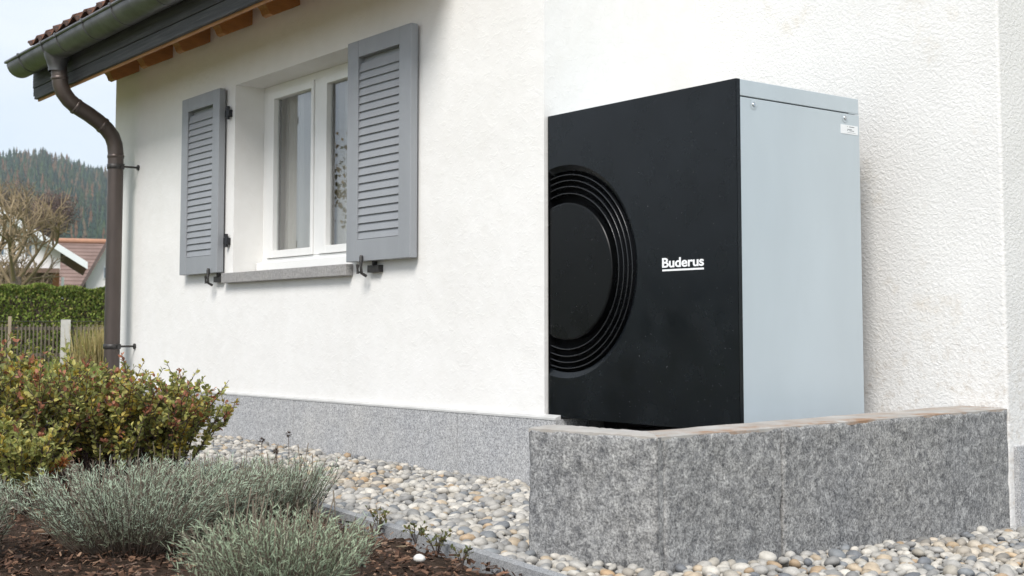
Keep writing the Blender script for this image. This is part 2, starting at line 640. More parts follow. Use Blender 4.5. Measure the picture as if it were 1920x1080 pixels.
def right_z(x, y):                  # the gravel falls gently beside the low wall
    return -0.04 * max(0.0, y - 2.8) * min(1.0, max(0.0, (x + 3.2) / 0.3))


# planting bed: soft uneven soil
NX, NY = 80, 44
gx = np.linspace(-10.5, -2.2, NX)
gy = np.linspace(-0.5, 1.0, NY)
Vs, Fs = [], []
for j in range(NY):
    for i in range(NX):
        tt = j / (NY - 1)
        y = -1.0 * (1 - tt) + (edge_y(gx[i]) - 0.03) * tt
        z = -0.012 + 0.014 * math.sin(gx[i] * 7.1 + y * 3) * math.cos(y * 8.3) + 0.012 * math.sin(gx[i] * 17 + 2 * y) + 0.008 * random.uniform(-1, 1)
        Vs.append((gx[i], y, z - 0.01))
for j in range(NY - 1):
    for i in range(NX - 1):
        Fs.append((j * NX + i, j * NX + i + 1, (j + 1) * NX + i + 1, (j + 1) * NX + i))
soil = np_mesh('planting_soil', Vs, Fs, None, True, 'soil')
tag(soil, kind='structure')
# lawn beyond the planting bed
lawn = sheet('lawn', [(-60, -40), (-10.5, -40), (-10.5, 60), (-60, 60)], -0.02, 'lawn')
lawn2 = sheet('lawn', [(-10.5, -40), (6, -40), (6, -9.0), (-10.5, -9.0)], -0.02, 'lawn')
sheet('bounce_sheet', [(-10.5, -9.0), (6, -9.0), (6, -1.0), (-10.5, -1.0)], -0.018, 'bounce_beige')  # unseen beige ground, added to bounce warm light up under the eaves

sheet('bounce_sheet', [(-1.0, -1.0), (6, -1.0), (6, 12), (-1.0, 12)], -0.14, 'bounce_beige')  # second added sheet out of view, bounces neutral light onto the side wall

# gravel base, split so that it dips beside the low wall
gb = MB()
xs = [-10.5, -8.5, -6.5, -4.6, -3.33, -2.8, -2.2, -1.0]
ysl = [0.0, 0.25, 0.5, 0.75, 1.0]
grid = []
for x in xs:
    y0, y1 = edge_y(x), (3.78 if x < -3.3 else 5.6)
    for s in ysl:
        y = y0 + (y1 - y0) * s
        grid.append((x, y, -0.028 + right_z(x, y)))
n = len(ysl)
gb.add(grid, [(i * n + j, (i + 1) * n + j, (i + 1) * n + j + 1, i * n + j + 1) for i in range(len(xs) - 1) for j in range(n - 1)], True)
gravel = tag(gb.build('gravel_bed', 'gravel_base'), kind='structure')

# ================================================================== HOUSE
YW, YP, YB = 3.785, 3.765, 4.816
XL, XR, XC = -10.20, -4.642, -2.915
house = thing('house', 'white rendered house with grey stone plinth, shuttered window and timber eaves', 'house', (-7.4, 3.8, 0))


def soffit_z(y):
    return 2.885 + 0.466 * (y - YW)


def arc_path(pts, r=0.012, k=4):
    """plan polyline with its inner corners rounded"""
    out = [pts[0]]
    for a_, b_, c_ in zip(pts, pts[1:], pts[2:]):
        A, B, C = Vector(a_), Vector(b_), Vector(c_)
        p0, p2 = B + (A - B).normalized() * r, B + (C - B).normalized() * r
        for i in range(k + 1):
            s = i / k
            out.append(tuple((p0 * (1 - s) ** 2 + B * 2 * s * (1 - s) + p2 * s * s)))
    out.append(pts[-1])
    return out


def curtain_wall(path, z0, ztop, name, mat, parent):
    mb = MB()
    vs = []
    for p in path:
        vs.append((p[0], p[1], z0))
        vs.append((p[0], p[1], ztop(p[1]) if callable(ztop) else ztop))
    mb.add(vs, [(2 * i, 2 * i + 2, 2 * i + 3, 2 * i + 1) for i in range(len(path) - 1)], True)
    o = mb.build(name, mat, parent)
    o.data.set_sharp_from_angle(angle=math.radians(35))
    return o


# front wall with the window opening (and its rounded left corner + gable side)
OX0, OX1, OZ0, OZ1, YF = -7.964, -6.44, 1.085, 2.393, 4.002
fw = MB()
gxs, gzs = [XL + 0.012, OX0, OX1, XR], [-0.15, OZ0, OZ1, 3.05]
vs = [(x, YW, z) for z in gzs for x in gxs]
fw.add(vs, [(j * 4 + i, j * 4 + i + 1, (j + 1) * 4 + i + 1, (j + 1) * 4 + i) for j in range(3) for i in range(3) if not (i == 1 and j == 1)])
for (xa, za), (xb, zb) in (((OX0, OZ0), (OX1, OZ0)), ((OX1, OZ0), (OX1, OZ1)), ((OX1, OZ1), (OX0, OZ1)), ((OX0, OZ1), (OX0, OZ0))):
    fw.add([(xa, YW, za), (xb, YW, zb), (xb, 4.09, zb), (xa, 4.09, za)], [(0, 1, 2, 3)])
fw.build('front_wall', 'plaster', house)
curtain_wall(arc_path([(XL + 0.012, YW), (XL, YW), (XL, YW + 0.3)])[1:] + [(XL, 7.3), (XL, 10.8)], -0.15, lambda y: 3.05 + 0.466 * min(y - YW, 7.3 - YW) - 0.466 * max(0, y - 7.3), 'gable_wall', 'plaster', house)
curtain_wall([(XR, YW), (XR, YB)], -0.15, lambda y: 3.05 + 0.466 * (y - YW), 'return_wall', 'plaster', house)
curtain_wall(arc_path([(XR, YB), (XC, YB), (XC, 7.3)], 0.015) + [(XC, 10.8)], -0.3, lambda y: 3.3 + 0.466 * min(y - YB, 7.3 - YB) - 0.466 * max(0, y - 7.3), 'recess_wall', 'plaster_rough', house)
curtain_wall([(XC, 10.8), (XL, 10.8)], -0.3, 3.2, 'rear_wall', 'plaster', house)

# stone plinth in slabs, ledge on top
def plinth_top(x):
    return 0.285 + (x + 10.2) * (0.327 - 0.285) / 5.6


joints = [-10.215, -8.75, -7.05, -5.316, -4.537]
for a_, b_ in zip(joints, joints[1:]):
    g = 0.0025
    mb = MB()
    yb = YW if b_ < -4.6 else YW
    mb.prism([(a_ + g, YP), (b_ - (g if b_ < -4.6 else 0), YP), (b_ - (g if b_ < -4.6 else 0), YW + 0.05), (a_ + g, YW + 0.05)], -0.15,
             [plinth_top(a_), plinth_top(b_), plinth_top(b_), plinth_top(a_)])
    mb.build('plinth_slab', 'plinth_stone', house)
mb = MB()
mb.prism([(-4.66, YW + 0.053), (-4.537, YW + 0.053), (-4.537, YB), (-4.66, YB)], -0.15, 0.327)
mb.build('plinth_slab', 'plinth_stone', house)
mb = MB()
mb.box(-2.94, -2.888, YB + 0.035, 10.8, -0.4, 0.245)
mb.build('plinth_slab', 'plinth_stone', house)
mb = MB()
mb.prism_x([(YB + 0.035, 0.2455), (YB + 0.035, 0.262), (9.0, 0.262), (9.0, 0.2455)], -2.93, -2.898)
mb.build('plinth_ledge', 'plinth_stone', house)
mb = MB()
mb.add([(-10.21, YP - .003, plinth_top(-10.21) - .004), (-4.536, YP - .003, plinth_top(-4.54) - .004), (-4.536, YW + .01, plinth_top(-4.54) - .004), (-10.21, YW + .01, plinth_top(-10.21) - .004),
        (-10.21, YP - .003, plinth_top(-10.21) + .005), (-4.536, YP - .003, plinth_top(-4.54) + .005), (-4.536, YW + .01, plinth_top(-4.54) + .018), (-10.21, YW + .01, plinth_top(-10.21) + .018)],
       [(3, 2, 1, 0), (4, 5, 6, 7), (0, 1, 5, 4), (1, 2, 6, 5), (0, 4, 7, 3)])
mb.build('plinth_ledge', 'ledge_lit', house)

# dark room behind the window
rm = MB()
x0, x1, y0, y1, z0, z1 = -9.6, -5.2, 4.095, 7.2, 0.45, 2.62
rv = [(x, y, z) for z in (z0, z1) for y in (y0, y1) for x in (x0, x1)]
rm.add(rv, [(0, 1, 3, 2), (4, 6, 7, 5), (2, 3, 7, 6), (0, 2, 6, 4), (1, 5, 7, 3)])
fx = [x0, OX0, OX1, x1]
fz = [z0, OZ0, OZ1, z1]
rm.add([(x, y0, z) for z in fz for x in fx], [(j * 4 + i, j * 4 + i + 1, (j + 1) * 4 + i + 1, (j + 1) * 4 + i) for j in range(3) for i in range(3) if not (i == 1 and j == 1)])
rm.build('room_lining', 'room_paint', house)

# window: outer frame > casements, panes, mullion, sill boards, curtain
win = MB()
FX0, FX1, FZ0, FZ1 = OX0 + 0.001, OX1 - 0.001, 1.165, OZ1 - 0.001
for b in ((FX0, FX0 + 0.076, FZ0, FZ1), (FX1 - 0.076, FX1, FZ0, FZ1), (FX0 + 0.076, FX1 - 0.076, FZ1 - 0.045, FZ1), (FX0 + 0.076, FX1 - 0.076, FZ0, FZ0 + 0.045)):
    win.box(b[0], b[1], YF, YF + 0.07, b[2], b[3])
window = win.build('window', 'white_frame', house)
MB().bbox(-7.242, -7.167, YF - 0.004, YF + 0.05, FZ0 + 0.046, FZ1 - 0.046, 0.003).build('mullion', 'white_frame', window)
for cx0, cx1 in ((-7.884, -7.246), (-7.163, -6.52)):
    cz0, cz1 = 1.2135, 2.345
    w = 0.088
    mb = MB()
    for b in ((cx0, cx0 + w, cz0, cz1), (cx1 - w * 0.35 if cx1 < -7 else cx1 - w, cx1, cz0, cz1)):
        mb.bbox(b[0], b[1], YF - 0.014, YF + 0.045, b[2], b[3], 0.004)
    xr_ = cx1 - (w * 0.35 if cx1 < -7 else w)
    mb.bbox(cx0 + w, xr_, YF - 0.0135, YF + 0.045, cz0, cz0 + 0.048, 0.003)
    mb.bbox(cx0 + w, xr_, YF - 0.0135, YF + 0.045, cz1 - 0.05, cz1, 0.003)
    mb.build('casement', 'white_frame', window)
    MB().add([(cx0 + w - 0.01, YF + 0.02, cz0 + 0.04), (xr_ + 0.01, YF + 0.02, cz0 + 0.04), (xr_ + 0.01, YF + 0.02, cz1 - 0.042), (cx0 + w - 0.01, YF + 0.02, cz1 - 0.042)], [(0, 1, 2, 3)]).build('pane', 'glass', window)
    MB().box(cx0 + w - 0.004, cx0 + w + 0.014, YF + 0.03, YF + 0.04, cz0 + 0.045, cz1 - 0.045).build('spacer', 'dark_iron', window)
mb = MB()
mb.bbox(-7.955, OX1 - 0.004, YF - 0.05, YF - 0.002, 1.118, 1.185, 0.006)
mb.build('sill_board', 'white_frame', window)
sl = MB()
sl.bbox(-8.04, -6.385, 3.735, YF - 0.055, 1.045, 1.112, 0.004)
sl.build('window_sill', 'sill_stone', house)
# window catch seen through the glass, sheer curtain
MB().box(-7.33, -7.31, YF + 0.05, YF + 0.075, 1.96, 2.05).build('window_catch', 'dark_iron', window)
cu = MB()
for xa, xb in ((-7.9, -7.42), (-7.12, -6.98)):
    n = int((xb - xa) / 0.008)
    vs = []
    for i in range(n + 1):
        x = xa + (xb - xa) * i / n
        y = YF + 0.105 + 0.018 * math.sin(x * 95) + 0.012 * math.sin(x * 41 + 1)
        vs += [(x, y, 1.13), (x, y, 2.38)]
    cu = MB()
    cu.add(vs, [(2 * i, 2 * i + 2, 2 * i + 3, 2 * i + 1) for i in range(n)], True)
    cu.build('curtain', 'curtain_cloth', window)


# shutters, laid open against the wall
def shutter(x0, x1, l0, l1):
    z0, z1, q0, q1 = 1.119, 2.384, 1.24, 2.287
    ya, yb = 3.722, 3.768
    mb = MB()
    mb.bbox(x0, l0, ya, yb, z0, z1, 0.003)
    mb.bbox(l1, x1, ya, yb, z0, z1, 0.003)
    mb.bbox(l0 + 0.0005, l1 - 0.0005, ya + 0.001, yb, z0, q0, 0.002)
    mb.bbox(l0 + 0.0005, l1 - 0.0005, ya + 0.001, yb, q1, z1, 0.002)
    sh = mb.build('shutter', 'shutter_paint', house)
    n = 23
    st = (q1 - q0) / n
    lv = MB()
    zc = q0
    lv.prism_x([(ya + 0.0065, zc + 0.003), (ya + 0.0065, zc + 0.0055), (ya + 0.0085, zc + 0.0085), (ya + 0.018, zc + 0.056), (ya + 0.021, zc + 0.055), (ya + 0.0125, zc + 0.0055)], l0 - 0.004, l1 + 0.004)
    first = lv.build('louvre', 'shutter_paint', sh)
    for i in range(1, n - 1):
        c = again(first, dz=i * st)
        c.rotation_euler = (0, random.uniform(-0.002, 0.002), 0)
        c.rotation_euler = (0, 0, 0)
    MB().box(l0, l1, yb - 0.003, yb - 0.001, q0, q1).build('louvre_backing', 'shutter_paint', sh)
    return sh


sh_l = shutter(-8.706, -8.078, -8.602, -8.187)
sh_r = shutter(-6.360, -5.695, -6.243, -5.812)
# hinge pins between the left shutter and the reveal
for sh, xh in ((sh_l, -8.078),):
    for z in (1.335, 2.21):
        mb = MB()
        mb.box(xh - 0.03, xh + 0.055, YW - 0.018, YW - 0.008, z - 0.02, z + 0.02)
        mb.tube([(xh + 0.05, YW - 0.022, z - 0.045), (xh + 0.05, YW - 0.022, z + 0.045)], 0.013, 8)
        mb.box(xh + 0.045, xh + 0.075, YW - 0.03, YW + 0.004, z - 0.028, z + 0.018)
        mb.build('hinge', 'black_iron', sh)
for sh, xc in ((sh_l, -8.19), (sh_r, -6.17)):
    mb = MB()
    mb.box(xc - 0.005, xc + 0.11, 3.752, 3.786, 1.055, 1.095)
    mb.box(xc + 0.055, xc + 0.065, 3.745, 3.775, 1.09, 1.117)
    mb.tube([(xc, 3.742, 1.035), (xc, 3.712, 1.05), (xc - 0.002, 3.708, 1.085), (xc - 0.006, 3.712, 1.135), (xc - 0.008, 3.714, 1.15)], [0.009, 0.009, 0.008, 0.012, 0.009], 8)
    mb.tube([(xc, 3.715, 1.06), (xc - 0.04, 3.712, 1.055)], 0.005, 8)
    mb.tube([(xc - 0.04, 3.712, 1.048), (xc - 0.042, 3.71, 1.075), (xc - 0.042, 3.71, 1.10)], [0.009, 0.006, 0.010], 8)
    mb.build('shutter_catch', 'dark_iron', sh)

# ---------------------------------------------------------------- eaves and roof
RX0, RX1 = -10.63, -5.25  # unseen right end cut short, so less eave shade falls near the wall corner
EAVE_Y = 3.265


def tile_z(y):
    return 3.055 + 0.466 * (y - 3.22)


so = MB()
so.add([(RX0, EAVE_Y + 0.03, soffit_z(EAVE_Y + 0.03)), (RX1, EAVE_Y + 0.03, soffit_z(EAVE_Y + 0.03)), (RX1, 7.3, soffit_z(7.3)), (RX0, 7.3, soffit_z(7.3)),
        (RX0, EAVE_Y + 0.03, tile_z(EAVE_Y) - 0.06), (RX1, EAVE_Y + 0.03, tile_z(EAVE_Y) - 0.06), (RX1, 7.3, tile_z(7.3) - 0.06), (RX0, 7.3, tile_z(7.3) - 0.06)],
       [(0, 1, 2, 3), (4, 7, 6, 5), (0, 4, 5, 1), (1, 5, 6, 2), (0, 3, 7, 4)])
roof = so.build('roof', 'soffit_wood', house)
mb = MB()                                                  # far slope and the slope above the recess
mb.add([(RX0, 7.3, tile_z(7.3)), (-2.5, 7.3, tile_z(7.3)), (-2.5, 11.5, tile_z(7.3) - 0.466 * 4.2), (RX0, 11.5, tile_z(7.3) - 0.466 * 4.2)], [(0, 1, 2, 3)])
mb.add([(RX1 + 0.002, 4.75, tile_z(4.75)), (-2.5, 4.75, tile_z(4.75)), (-2.5, 7.3, tile_z(7.3)), (RX1 + 0.002, 7.3, tile_z(7.3))], [(0, 1, 2, 3)])
mb.add([(RX0, 4.2, tile_z(4.2)), (RX1, 4.2, tile_z(4.2)), (RX1, 7.3, tile_z(7.3)), (RX0, 7.3, tile_z(7.3))], [(0, 1, 2, 3)])
mb.build('roof_slope', 'clay_tile', roof)
# pantiles of the first courses
TW, TL = 0.225, 0.40
prof = [(s, 0.019 * math.cos(2 * PI * s * 1.0 + 0.6) + 0.005 * math.cos(4 * PI * s)) for s in np.linspace(-0.08, 1.03, 11)]
nx = int((RX1 - RX0) / TW)
cnt = 0
tmesh = None
for row in range(3):
    for i in range(nx):
        xa = RX0 + i * TW
        ya = 3.20 + row * 0.335
        if tmesh is None:
            mb = MB()
            vs = []
            for (y_, dz) in ((0, 0), (TL, -0.012)):
                for s, zz in prof:
                    vs.append((s * TW, y_, zz + 0.466 * y_ + 0.016 + dz))
                for s, zz in prof:
                    vs.append((s * TW, y_, zz + 0.466 * y_ - 0.004 + dz))
            k = len(prof)
            fs = []
            for j in range(k - 1):
                fs += [(j, j + 1, 2 * k + j + 1, 2 * k + j), (k + j, 3 * k + j, 3 * k + j + 1, k + j + 1), (j, k + j, k + j + 1, j + 1)]
            fs += [(0, 2 * k, 3 * k, k), (k - 1, 2 * k - 1, 4 * k - 1, 3 * k - 1)]
            mb.add(vs, fs, True)
            tmesh = bpy.data.meshes.new('tile')
            tmesh.from_pydata(mb.v, [], mb.f)
            tmesh.polygons.foreach_set('use_smooth', [True] * len(mb.f))
            tmesh.set_sharp_from_angle(angle=math.radians(50))
        o = link('tile', tmesh, 'clay_tile', roof)
        o.location = Vector((xa, ya + random.uniform(-0.012, 0.012), tile_z(ya) + 0.012 + random.uniform(-0.006, 0.006))) - ORG[house.name]
        o.rotation_euler = (random.uniform(-0.015, 0.015), random.uniform(-0.03, 0.03), random.uniform(-0.02, 0.02))
# barge board at the far verge
mb = MB()
mb.add([(RX0 - 0.03, y, z) for y, z in ((EAVE_Y, soffit_z(EAVE_Y)), (7.3, soffit_z(7.3)), (7.3, tile_z(7.3)), (EAVE_Y, tile_z(EAVE_Y)))] +
       [(RX0 - 0.001, y, z) for y, z in ((EAVE_Y, soffit_z(EAVE_Y)), (7.3, soffit_z(7.3)), (7.3, tile_z(7.3)), (EAVE_Y, tile_z(EAVE_Y)))],
       [(0, 1, 2, 3), (4, 7, 6, 5), (0, 3, 7, 4), (0, 4, 5, 1)])
mb.build('barge_board', 'fascia_wood', house)
# fascia: two weathered boards
MB().bbox(RX0 - 0.005, RX1, EAVE_Y, EAVE_Y + 0.026, 2.616, 2.706, 0.003).build('fascia_board', 'fascia_wood', house)
MB().bbox(RX0 - 0.03, RX1, EAVE_Y - 0.006, EAVE_Y + 0.022, 2.7085, 3.0, 0.003).build('fascia_board', 'fascia_wood', house)
MB().box(RX0 + 0.002, RX1 - 0.002, EAVE_Y + 0.0275, EAVE_Y + 0.041, 2.6005, 2.66).build('soffit_trim', 'soffit_wood', house)
# shaped rafter tails
rt = None
prof = [(YW + 0.02, 2.775), (3.60, 2.672), (3.575, 2.68), (3.560, 2.715), (3.54, 2.735), (3.50, 2.712), (3.45, 2.69), (3.45, soffit_z(3.45) - 0.001), (YW + 0.02, soffit_z(YW + 0.02) - 0.001)]
for k in range(9):
    xr_ = -9.70 + k * 0.66
    if rt is None:
        rt = MB().prism_x(prof, xr_ - 0.10, xr_).build('rafter_tail', 'rafter_wood', house)
    elif xr_ < RX1 - 0.02:
        again(rt, dx=k * 0.66)

# gutter: half round along the eaves
GY, GZ, GR = 3.145, 2.888, 0.112
gu = MB()
seg = 14
ring = [(GY - GR * math.cos(PI * j / seg), GZ - GR * math.sin(PI * j / seg)) for j in range(seg + 1)]
GX0, GX1 = -10.62, -5.22
for rr in (1.0, 0.97):
    vs = []
    for x in (GX0, GX1):
        vs += [(x, GY + (y - GY) * rr, GZ + (z - GZ) * rr) for y, z in ring]
    m_ = seg + 1
    gu.add(vs, [(j, j + 1, m_ + j + 1, m_ + j) for j in range(seg)], True)
gu.tube([(GX0 - 0.02, GY - GR - 0.002, GZ + 0.006), (GX1, GY - GR - 0.002, GZ + 0.006)], 0.0125, 10)
gu.add([(GX0 + 0.001, y, z) for y, z in ring], [tuple(range(seg + 1))])
gutter = gu.build('gutter', 'gutter_metal', house)
for xb in (-10.29, -9.73, -9.40, -8.84, -8.29, -7.62, -6.96, -6.30):
    mb = MB()
    pth = [(xb, GY - (GR + 0.003) * math.cos(PI * j / 18), GZ + 0.004 - (GR + 0.003) * math.sin(PI * j / 18)) for j in range(19)]
    mb.tube(pth, 0.0052, 6)
    mb.bbox(xb - 0.014, xb + 0.014, GY - GR - 0.018, GY - GR + 0.012, GZ - 0.008, GZ + 0.021, 0.003)
    mb.build('gutter_bracket', 'gutter_metal', gutter)
# rain-water outlet and downpipe
PX = -9.72
fun = MB()
prof = [(0.125, 2.885), (0.112, 2.84), (0.092, 2.79), (0.074, 2.745), (0.066, 2.715), (0.066, 2.69)]
vs, fs = [], []
sg = 20
for r_, z_ in prof:
    for k in range(sg):
        an = 2 * PI * k / sg
        vs.append((PX + r_ * math.cos(an), 3.150 + min(r_, 0.105) * math.sin(an), z_))
for i in range(len(prof) - 1):
    for k in range(sg):
        fs.append((i * sg + k, i * sg + (k + 1) % sg, (i + 1) * sg + (k + 1) % sg, (i + 1) * sg + k))
fun.add(vs, fs, True)
fun.build('outlet', 'gutter_metal', gutter)
path = [(3.160, 2.73), (3.166, 2.68), (3.170, 2.64), (3.178, 2.59), (3.203, 2.53), (3.245, 2.478), (3.30, 2.436), (3.393, 2.388), (3.475, 2.337), (3.54, 2.285), (3.585, 2.23), (3.608, 2.17), (3.617, 2.10), (3.618, 2.0), (3.619, 1.0), (3.619, -0.05)]
dp = MB()
dp.tube([(PX, y, z) for y, z in path], 0.060, 20)
pipe = dp.build('downpipe', 'downpipe_metal', house)
for (y, z), d in (((3.170, 2.64), (0, 0.08, -1)), ((3.30, 2.436), (0, .86, -.5)), ((3.51, 2.31), (0, .84, -.54)), ((3.618, 2.075), (0, 0, -1))):
    d = Vector(d).normalized()
    p = Vector((PX, y, z))
    MB().tube([p - d * 0.014, p - d * 0.01, p + d * 0.01, p + d * 0.014], [0.060, 0.0645, 0.0645, 0.060], 20).build('pipe_collar', 'downpipe_metal', pipe)
for z in (1.995, 0.60):
    mb = MB()
    mb.tube([(PX, 3.619, z - 0.02), (PX, 3.619, z - 0.016), (PX, 3.619, z + 0.016), (PX, 3.619, z + 0.02)], [0.060, 0.0665, 0.0665, 0.060], 20)
    mb.box(PX + 0.04, PX + 0.08, 3.635, 3.66, z - 0.018, z + 0.018)
    mb.tube([(PX + 0.04, 3.66, z), (PX + 0.05, 3.73, z), (PX + 0.05, YW + 0.02, z)], 0.008, 8)
    mb.tube([(PX + 0.05, YW - 0.012, z), (PX + 0.05, YW + 0.002, z)], 0.022, 10)
    mb.build('pipe_clamp', 'dark_iron', pipe)

# ================================================================== LOW STONE WALL round the heat-pump place
BZ = 0.42
wall = thing('low_stone_wall', 'knee-high wall clad in rough grey granite slabs in front of the heat pump', 'stone wall', (-3.0, 3.6, 0))
fo0, fo1 = Vector((-3.327, 2.643)), Vector((-2.814, 2.734))
fi0, fi1 = Vector((-3.372, 2.815)), Vector((-3.0, 2.86))
so1, si1 = Vector((-2.911, 4.81)), Vector((-3.16, 4.81))
T_ = 0.03


def smooth_noise(nu, nv, cells, r):
    """value noise on a grid, several octaves"""
    out = np.zeros((nu, nv))
    amp = 1.0
    for k in range(4):
        cu, cv = int(cells[0] * 2 ** k) + 2, int(cells[1] * 2 ** k) + 2
        g = r.normal(0, 1, (cu, cv))
        u = np.linspace(0, cu - 1.001, nu)
        v = np.linspace(0, cv - 1.001, nv)
        iu, iv = u.astype(int), v.astype(int)
        fu_, fv_ = (u - iu)[:, None], (v - iv)[None]
        fu_, fv_ = fu_ * fu_ * (3 - 2 * fu_), fv_ * fv_ * (3 - 2 * fv_)
        out += amp * ((g[iu][:, iv] * (1 - fu_) + g[iu + 1][:, iv] * fu_) * (1 - fv_) + (g[iu][:, iv + 1] * (1 - fu_) + g[iu + 1][:, iv + 1] * fu_) * fv_)
        amp *= 0.62
    return out


def slab_piece(a_, b_, inward, z0, z1, gap0=0.0, gap1=0.0, seed=1):
    """riven slab: its face is a relief, its arrises slightly worn"""
    d = (b_ - a_).normalized()
    a2, b2 = a_ + d * gap0, b_ - d * gap1
    L = (b2 - a2).length
    nu, nv = int(L / 0.011) + 2, int((z1 - z0) / 0.011) + 2
    r = np.random.default_rng(seed)
    h = smooth_noise(nu, nv, (L / 0.10, (z1 - z0) / 0.10), r) * 0.0016
    U, W = np.linspace(0, 1, nu), np.linspace(0, 1, nv)
    eu_ = np.minimum(U, 1 - U)[:, None] * L
    ew = (1 - W)[None] * (z1 - z0)
    e_ = np.minimum(eu_, ew)
    h = np.where(e_ < 0.004, h + 0.0035 + np.abs(h) * 0.8, h)
    mb = MB()
    vs = []
    for i in range(nu):
        p = a2 + (b2 - a2) * U[i]
        for j in range(nv):
            q = p + inward * float(h[i, j])
            zz_ = z0 + (z1 - z0) * W[j]
            if j == nv - 1:
                zz_ += float(h[i, j]) * -0.4
            vs.append((q.x, q.y, zz_))
    fs = [(i * nv + j, (i + 1) * nv + j, (i + 1) * nv + j + 1, i * nv + j + 1) for i in range(nu - 1) for j in range(nv - 1)]
    k0 = len(vs)
    for i in range(nu):
        p = a2 + (b2 - a2) * U[i] + inward * T_
        vs += [(p.x, p.y, z0), (p.x, p.y, z1)]
    for i in range(nu - 1):
        fs.append((i * nv + nv - 1, (i + 1) * nv + nv - 1, k0 + 2 * i + 3, k0 + 2 * i + 1))
        fs.append((k0 + 2 * i, k0 + 2 * i + 1, k0 + 2 * i + 3, k0 + 2 * i + 2))
    fs.append(tuple(range(nv)) + (k0 + 1, k0))
    fs.append(tuple((nu - 1) * nv + j for j in range(nv)) + (k0 + 2 * nu - 1, k0 + 2 * nu - 2))
    mb.add(vs, fs)
    mb.sm = [True] * (len(fs) - 2) + [False] * 2
    return mb


fd = (fo1 - fo0).normalized()
fin = Vector((-fd.y, fd.x))
sd = (so1 - fo1).normalized()
sin_ = Vector((-sd.y, sd.x))
slab_piece(fo0, fo1, fin, -0.12, BZ - 0.004, 0, 0.0, 5).build('granite_slab', 'granite', wall)
jm = fo1 + sd * 0.605
slab_piece(fo1 + sd * 0.0305, jm, sin_, -0.16, BZ - 0.004, 0.0, 0.0025, 6).build('granite_slab', 'granite', wall)
slab_piece(jm, so1, sin_, -0.30, BZ - 0.004, 0.0025, 0.0, 7).build('granite_slab', 'granite', wall)
# masonry core and mortar top
ci0 = fo0 + fin * (T_ + .001)
ci1 = fo1 + fin * (T_ + .001) + sin_ * (T_ + .001)
ci2 = so1 + sin_ * (T_ + .001)
MB().prism([ci0, ci1, fi1, fi0], -0.12, BZ - 0.016).build('core', 'concrete_pad', wall)
MB().prism([ci1, ci2, si1, fi1], -0.3, BZ - 0.016).build('core', 'concrete_pad', wall)


def coping(quad, name, stain):
    A, B, C, D = quad
    nu, nv = 24, 6
    vs, fs, st = [], [], []
    for i in range(nu + 1):
        for j in range(nv + 1):
            u, v = i / nu, j / nv
            p = (A * (1 - u) + B * u) * (1 - v) + (D * (1 - u) + C * u) * v
            ed = 0.0035 * (v in (0, 1))
            vs.append((p.x, p.y, BZ - ed + random.uniform(-0.0012, 0.0012)))
            st.append(stain * (1.0 if v < 0.2 else 0.45))
    for i in range(nu):
        for j in range(nv):
            k = i * (nv + 1) + j
            fs.append((k, k + nv + 1, k + nv + 2, k + 1))
    per = [i * (nv + 1) for i in range(nu + 1)] + [nu * (nv + 1) + j for j in range(1, nv + 1)] + [i * (nv + 1) + nv for i in range(nu - 1, -1, -1)] + [j for j in range(nv - 1, 0, -1)]
    base = len(vs)
    for k in per:
        vs.append((vs[k][0], vs[k][1], BZ - 0.0155))
        st.append(stain)
    L = len(per)
    for i in range(L):
        fs.append((per[i], base + i, base + (i + 1) % L, per[(i + 1) % L]))
    mb = MB()
    mb.add(vs, fs)
    o = mb.build(name, 'coping_mortar', wall)
    at = o.data.attributes.new('stain', 'FLOAT_COLOR', 'POINT')
    at.data.foreach_set('color', np.repeat(np.array(st, dtype=np.float32), 4))
    return o


e = 0.0025
coping((fo0 + fin * e, fo1 + fin * e, fi1, fi0), 'coping', 0.15)
coping((fo1 + sin_ * e + fin * e, so1 + sin_ * e, si1, fi1 + Vector((0.0, 0.002))), 'coping', 1.0)
# level pad inside, the heat pump stands on it
MB().prism([(-4.535, 3.80), (fi0.x - 0.0, 3.80), (fi0.x, fi0.y + 0.002), (fi1.x - 0.003, fi1.y + 0.003), (si1.x - 0.003, 4.81), (-4.535, 4.81)], -0.12, 0.285).build('base_pad', 'concrete_pad', wall)

# ================================================================== HEAT PUMP
UX0, UX1, UY0, UY1, UZ0, UZ1 = -4.632, -3.446, 3.80, 4.585, 0.335, 1.742
pump = thing('heat_pump', 'large black-fronted outdoor heat pump with pale grey side behind the granite wall', 'heat pump', (-4.0, 4.2, 0.285))
CX, CZ = -4.515, 1.007
R = [0.492, 0.466, 0.447, 0.420, 0.392, 0.360, 0.318]
DL = CX - UX0


def lim(r):
    return math.acos(-DL / r) if r > DL else PI


# black front panel: plate with the round opening running off its far edge
n = 72
t0 = lim(R[0])
ths = [(-1 + 2 * i / n) * t0 for i in range(n + 1)]
cor = [math.atan2(UZ0 - CZ, UX1 - CX), math.atan2(UZ1 - CZ, UX1 - CX), math.atan2(UZ1 - CZ, UX0 - CX), math.atan2(UZ0 - CZ, UX0 - CX)]
ths = sorted(ths + [c for c in cor if abs(c) < t0])


def rect_hit(th):
    c, s = math.cos(th), math.sin(th)
    ts = []
    if c > 1e-9: ts.append((UX1 - CX) / c)
    if c < -1e-9: ts.append((UX0 - CX) / c)
    if s > 1e-9: ts.append((UZ1 - CZ) / s)
    if s < -1e-9: ts.append((UZ0 - CZ) / s)
    return min(ts)


pl = MB()
vi, vo = [], []
for th in ths:
    h = rect_hit(th)
    vi.append((CX + R[0] * math.cos(th), UY0, CZ + R[0] * math.sin(th)))
    vo.append((CX + h * math.cos(th), UY0, CZ + h * math.sin(th)))
# corner regions on the far edge above and below the opening
k = len(ths)
pl.add(vi + vo, [(i, i + 1, k + i + 1, k + i) for i in range(k - 1)])
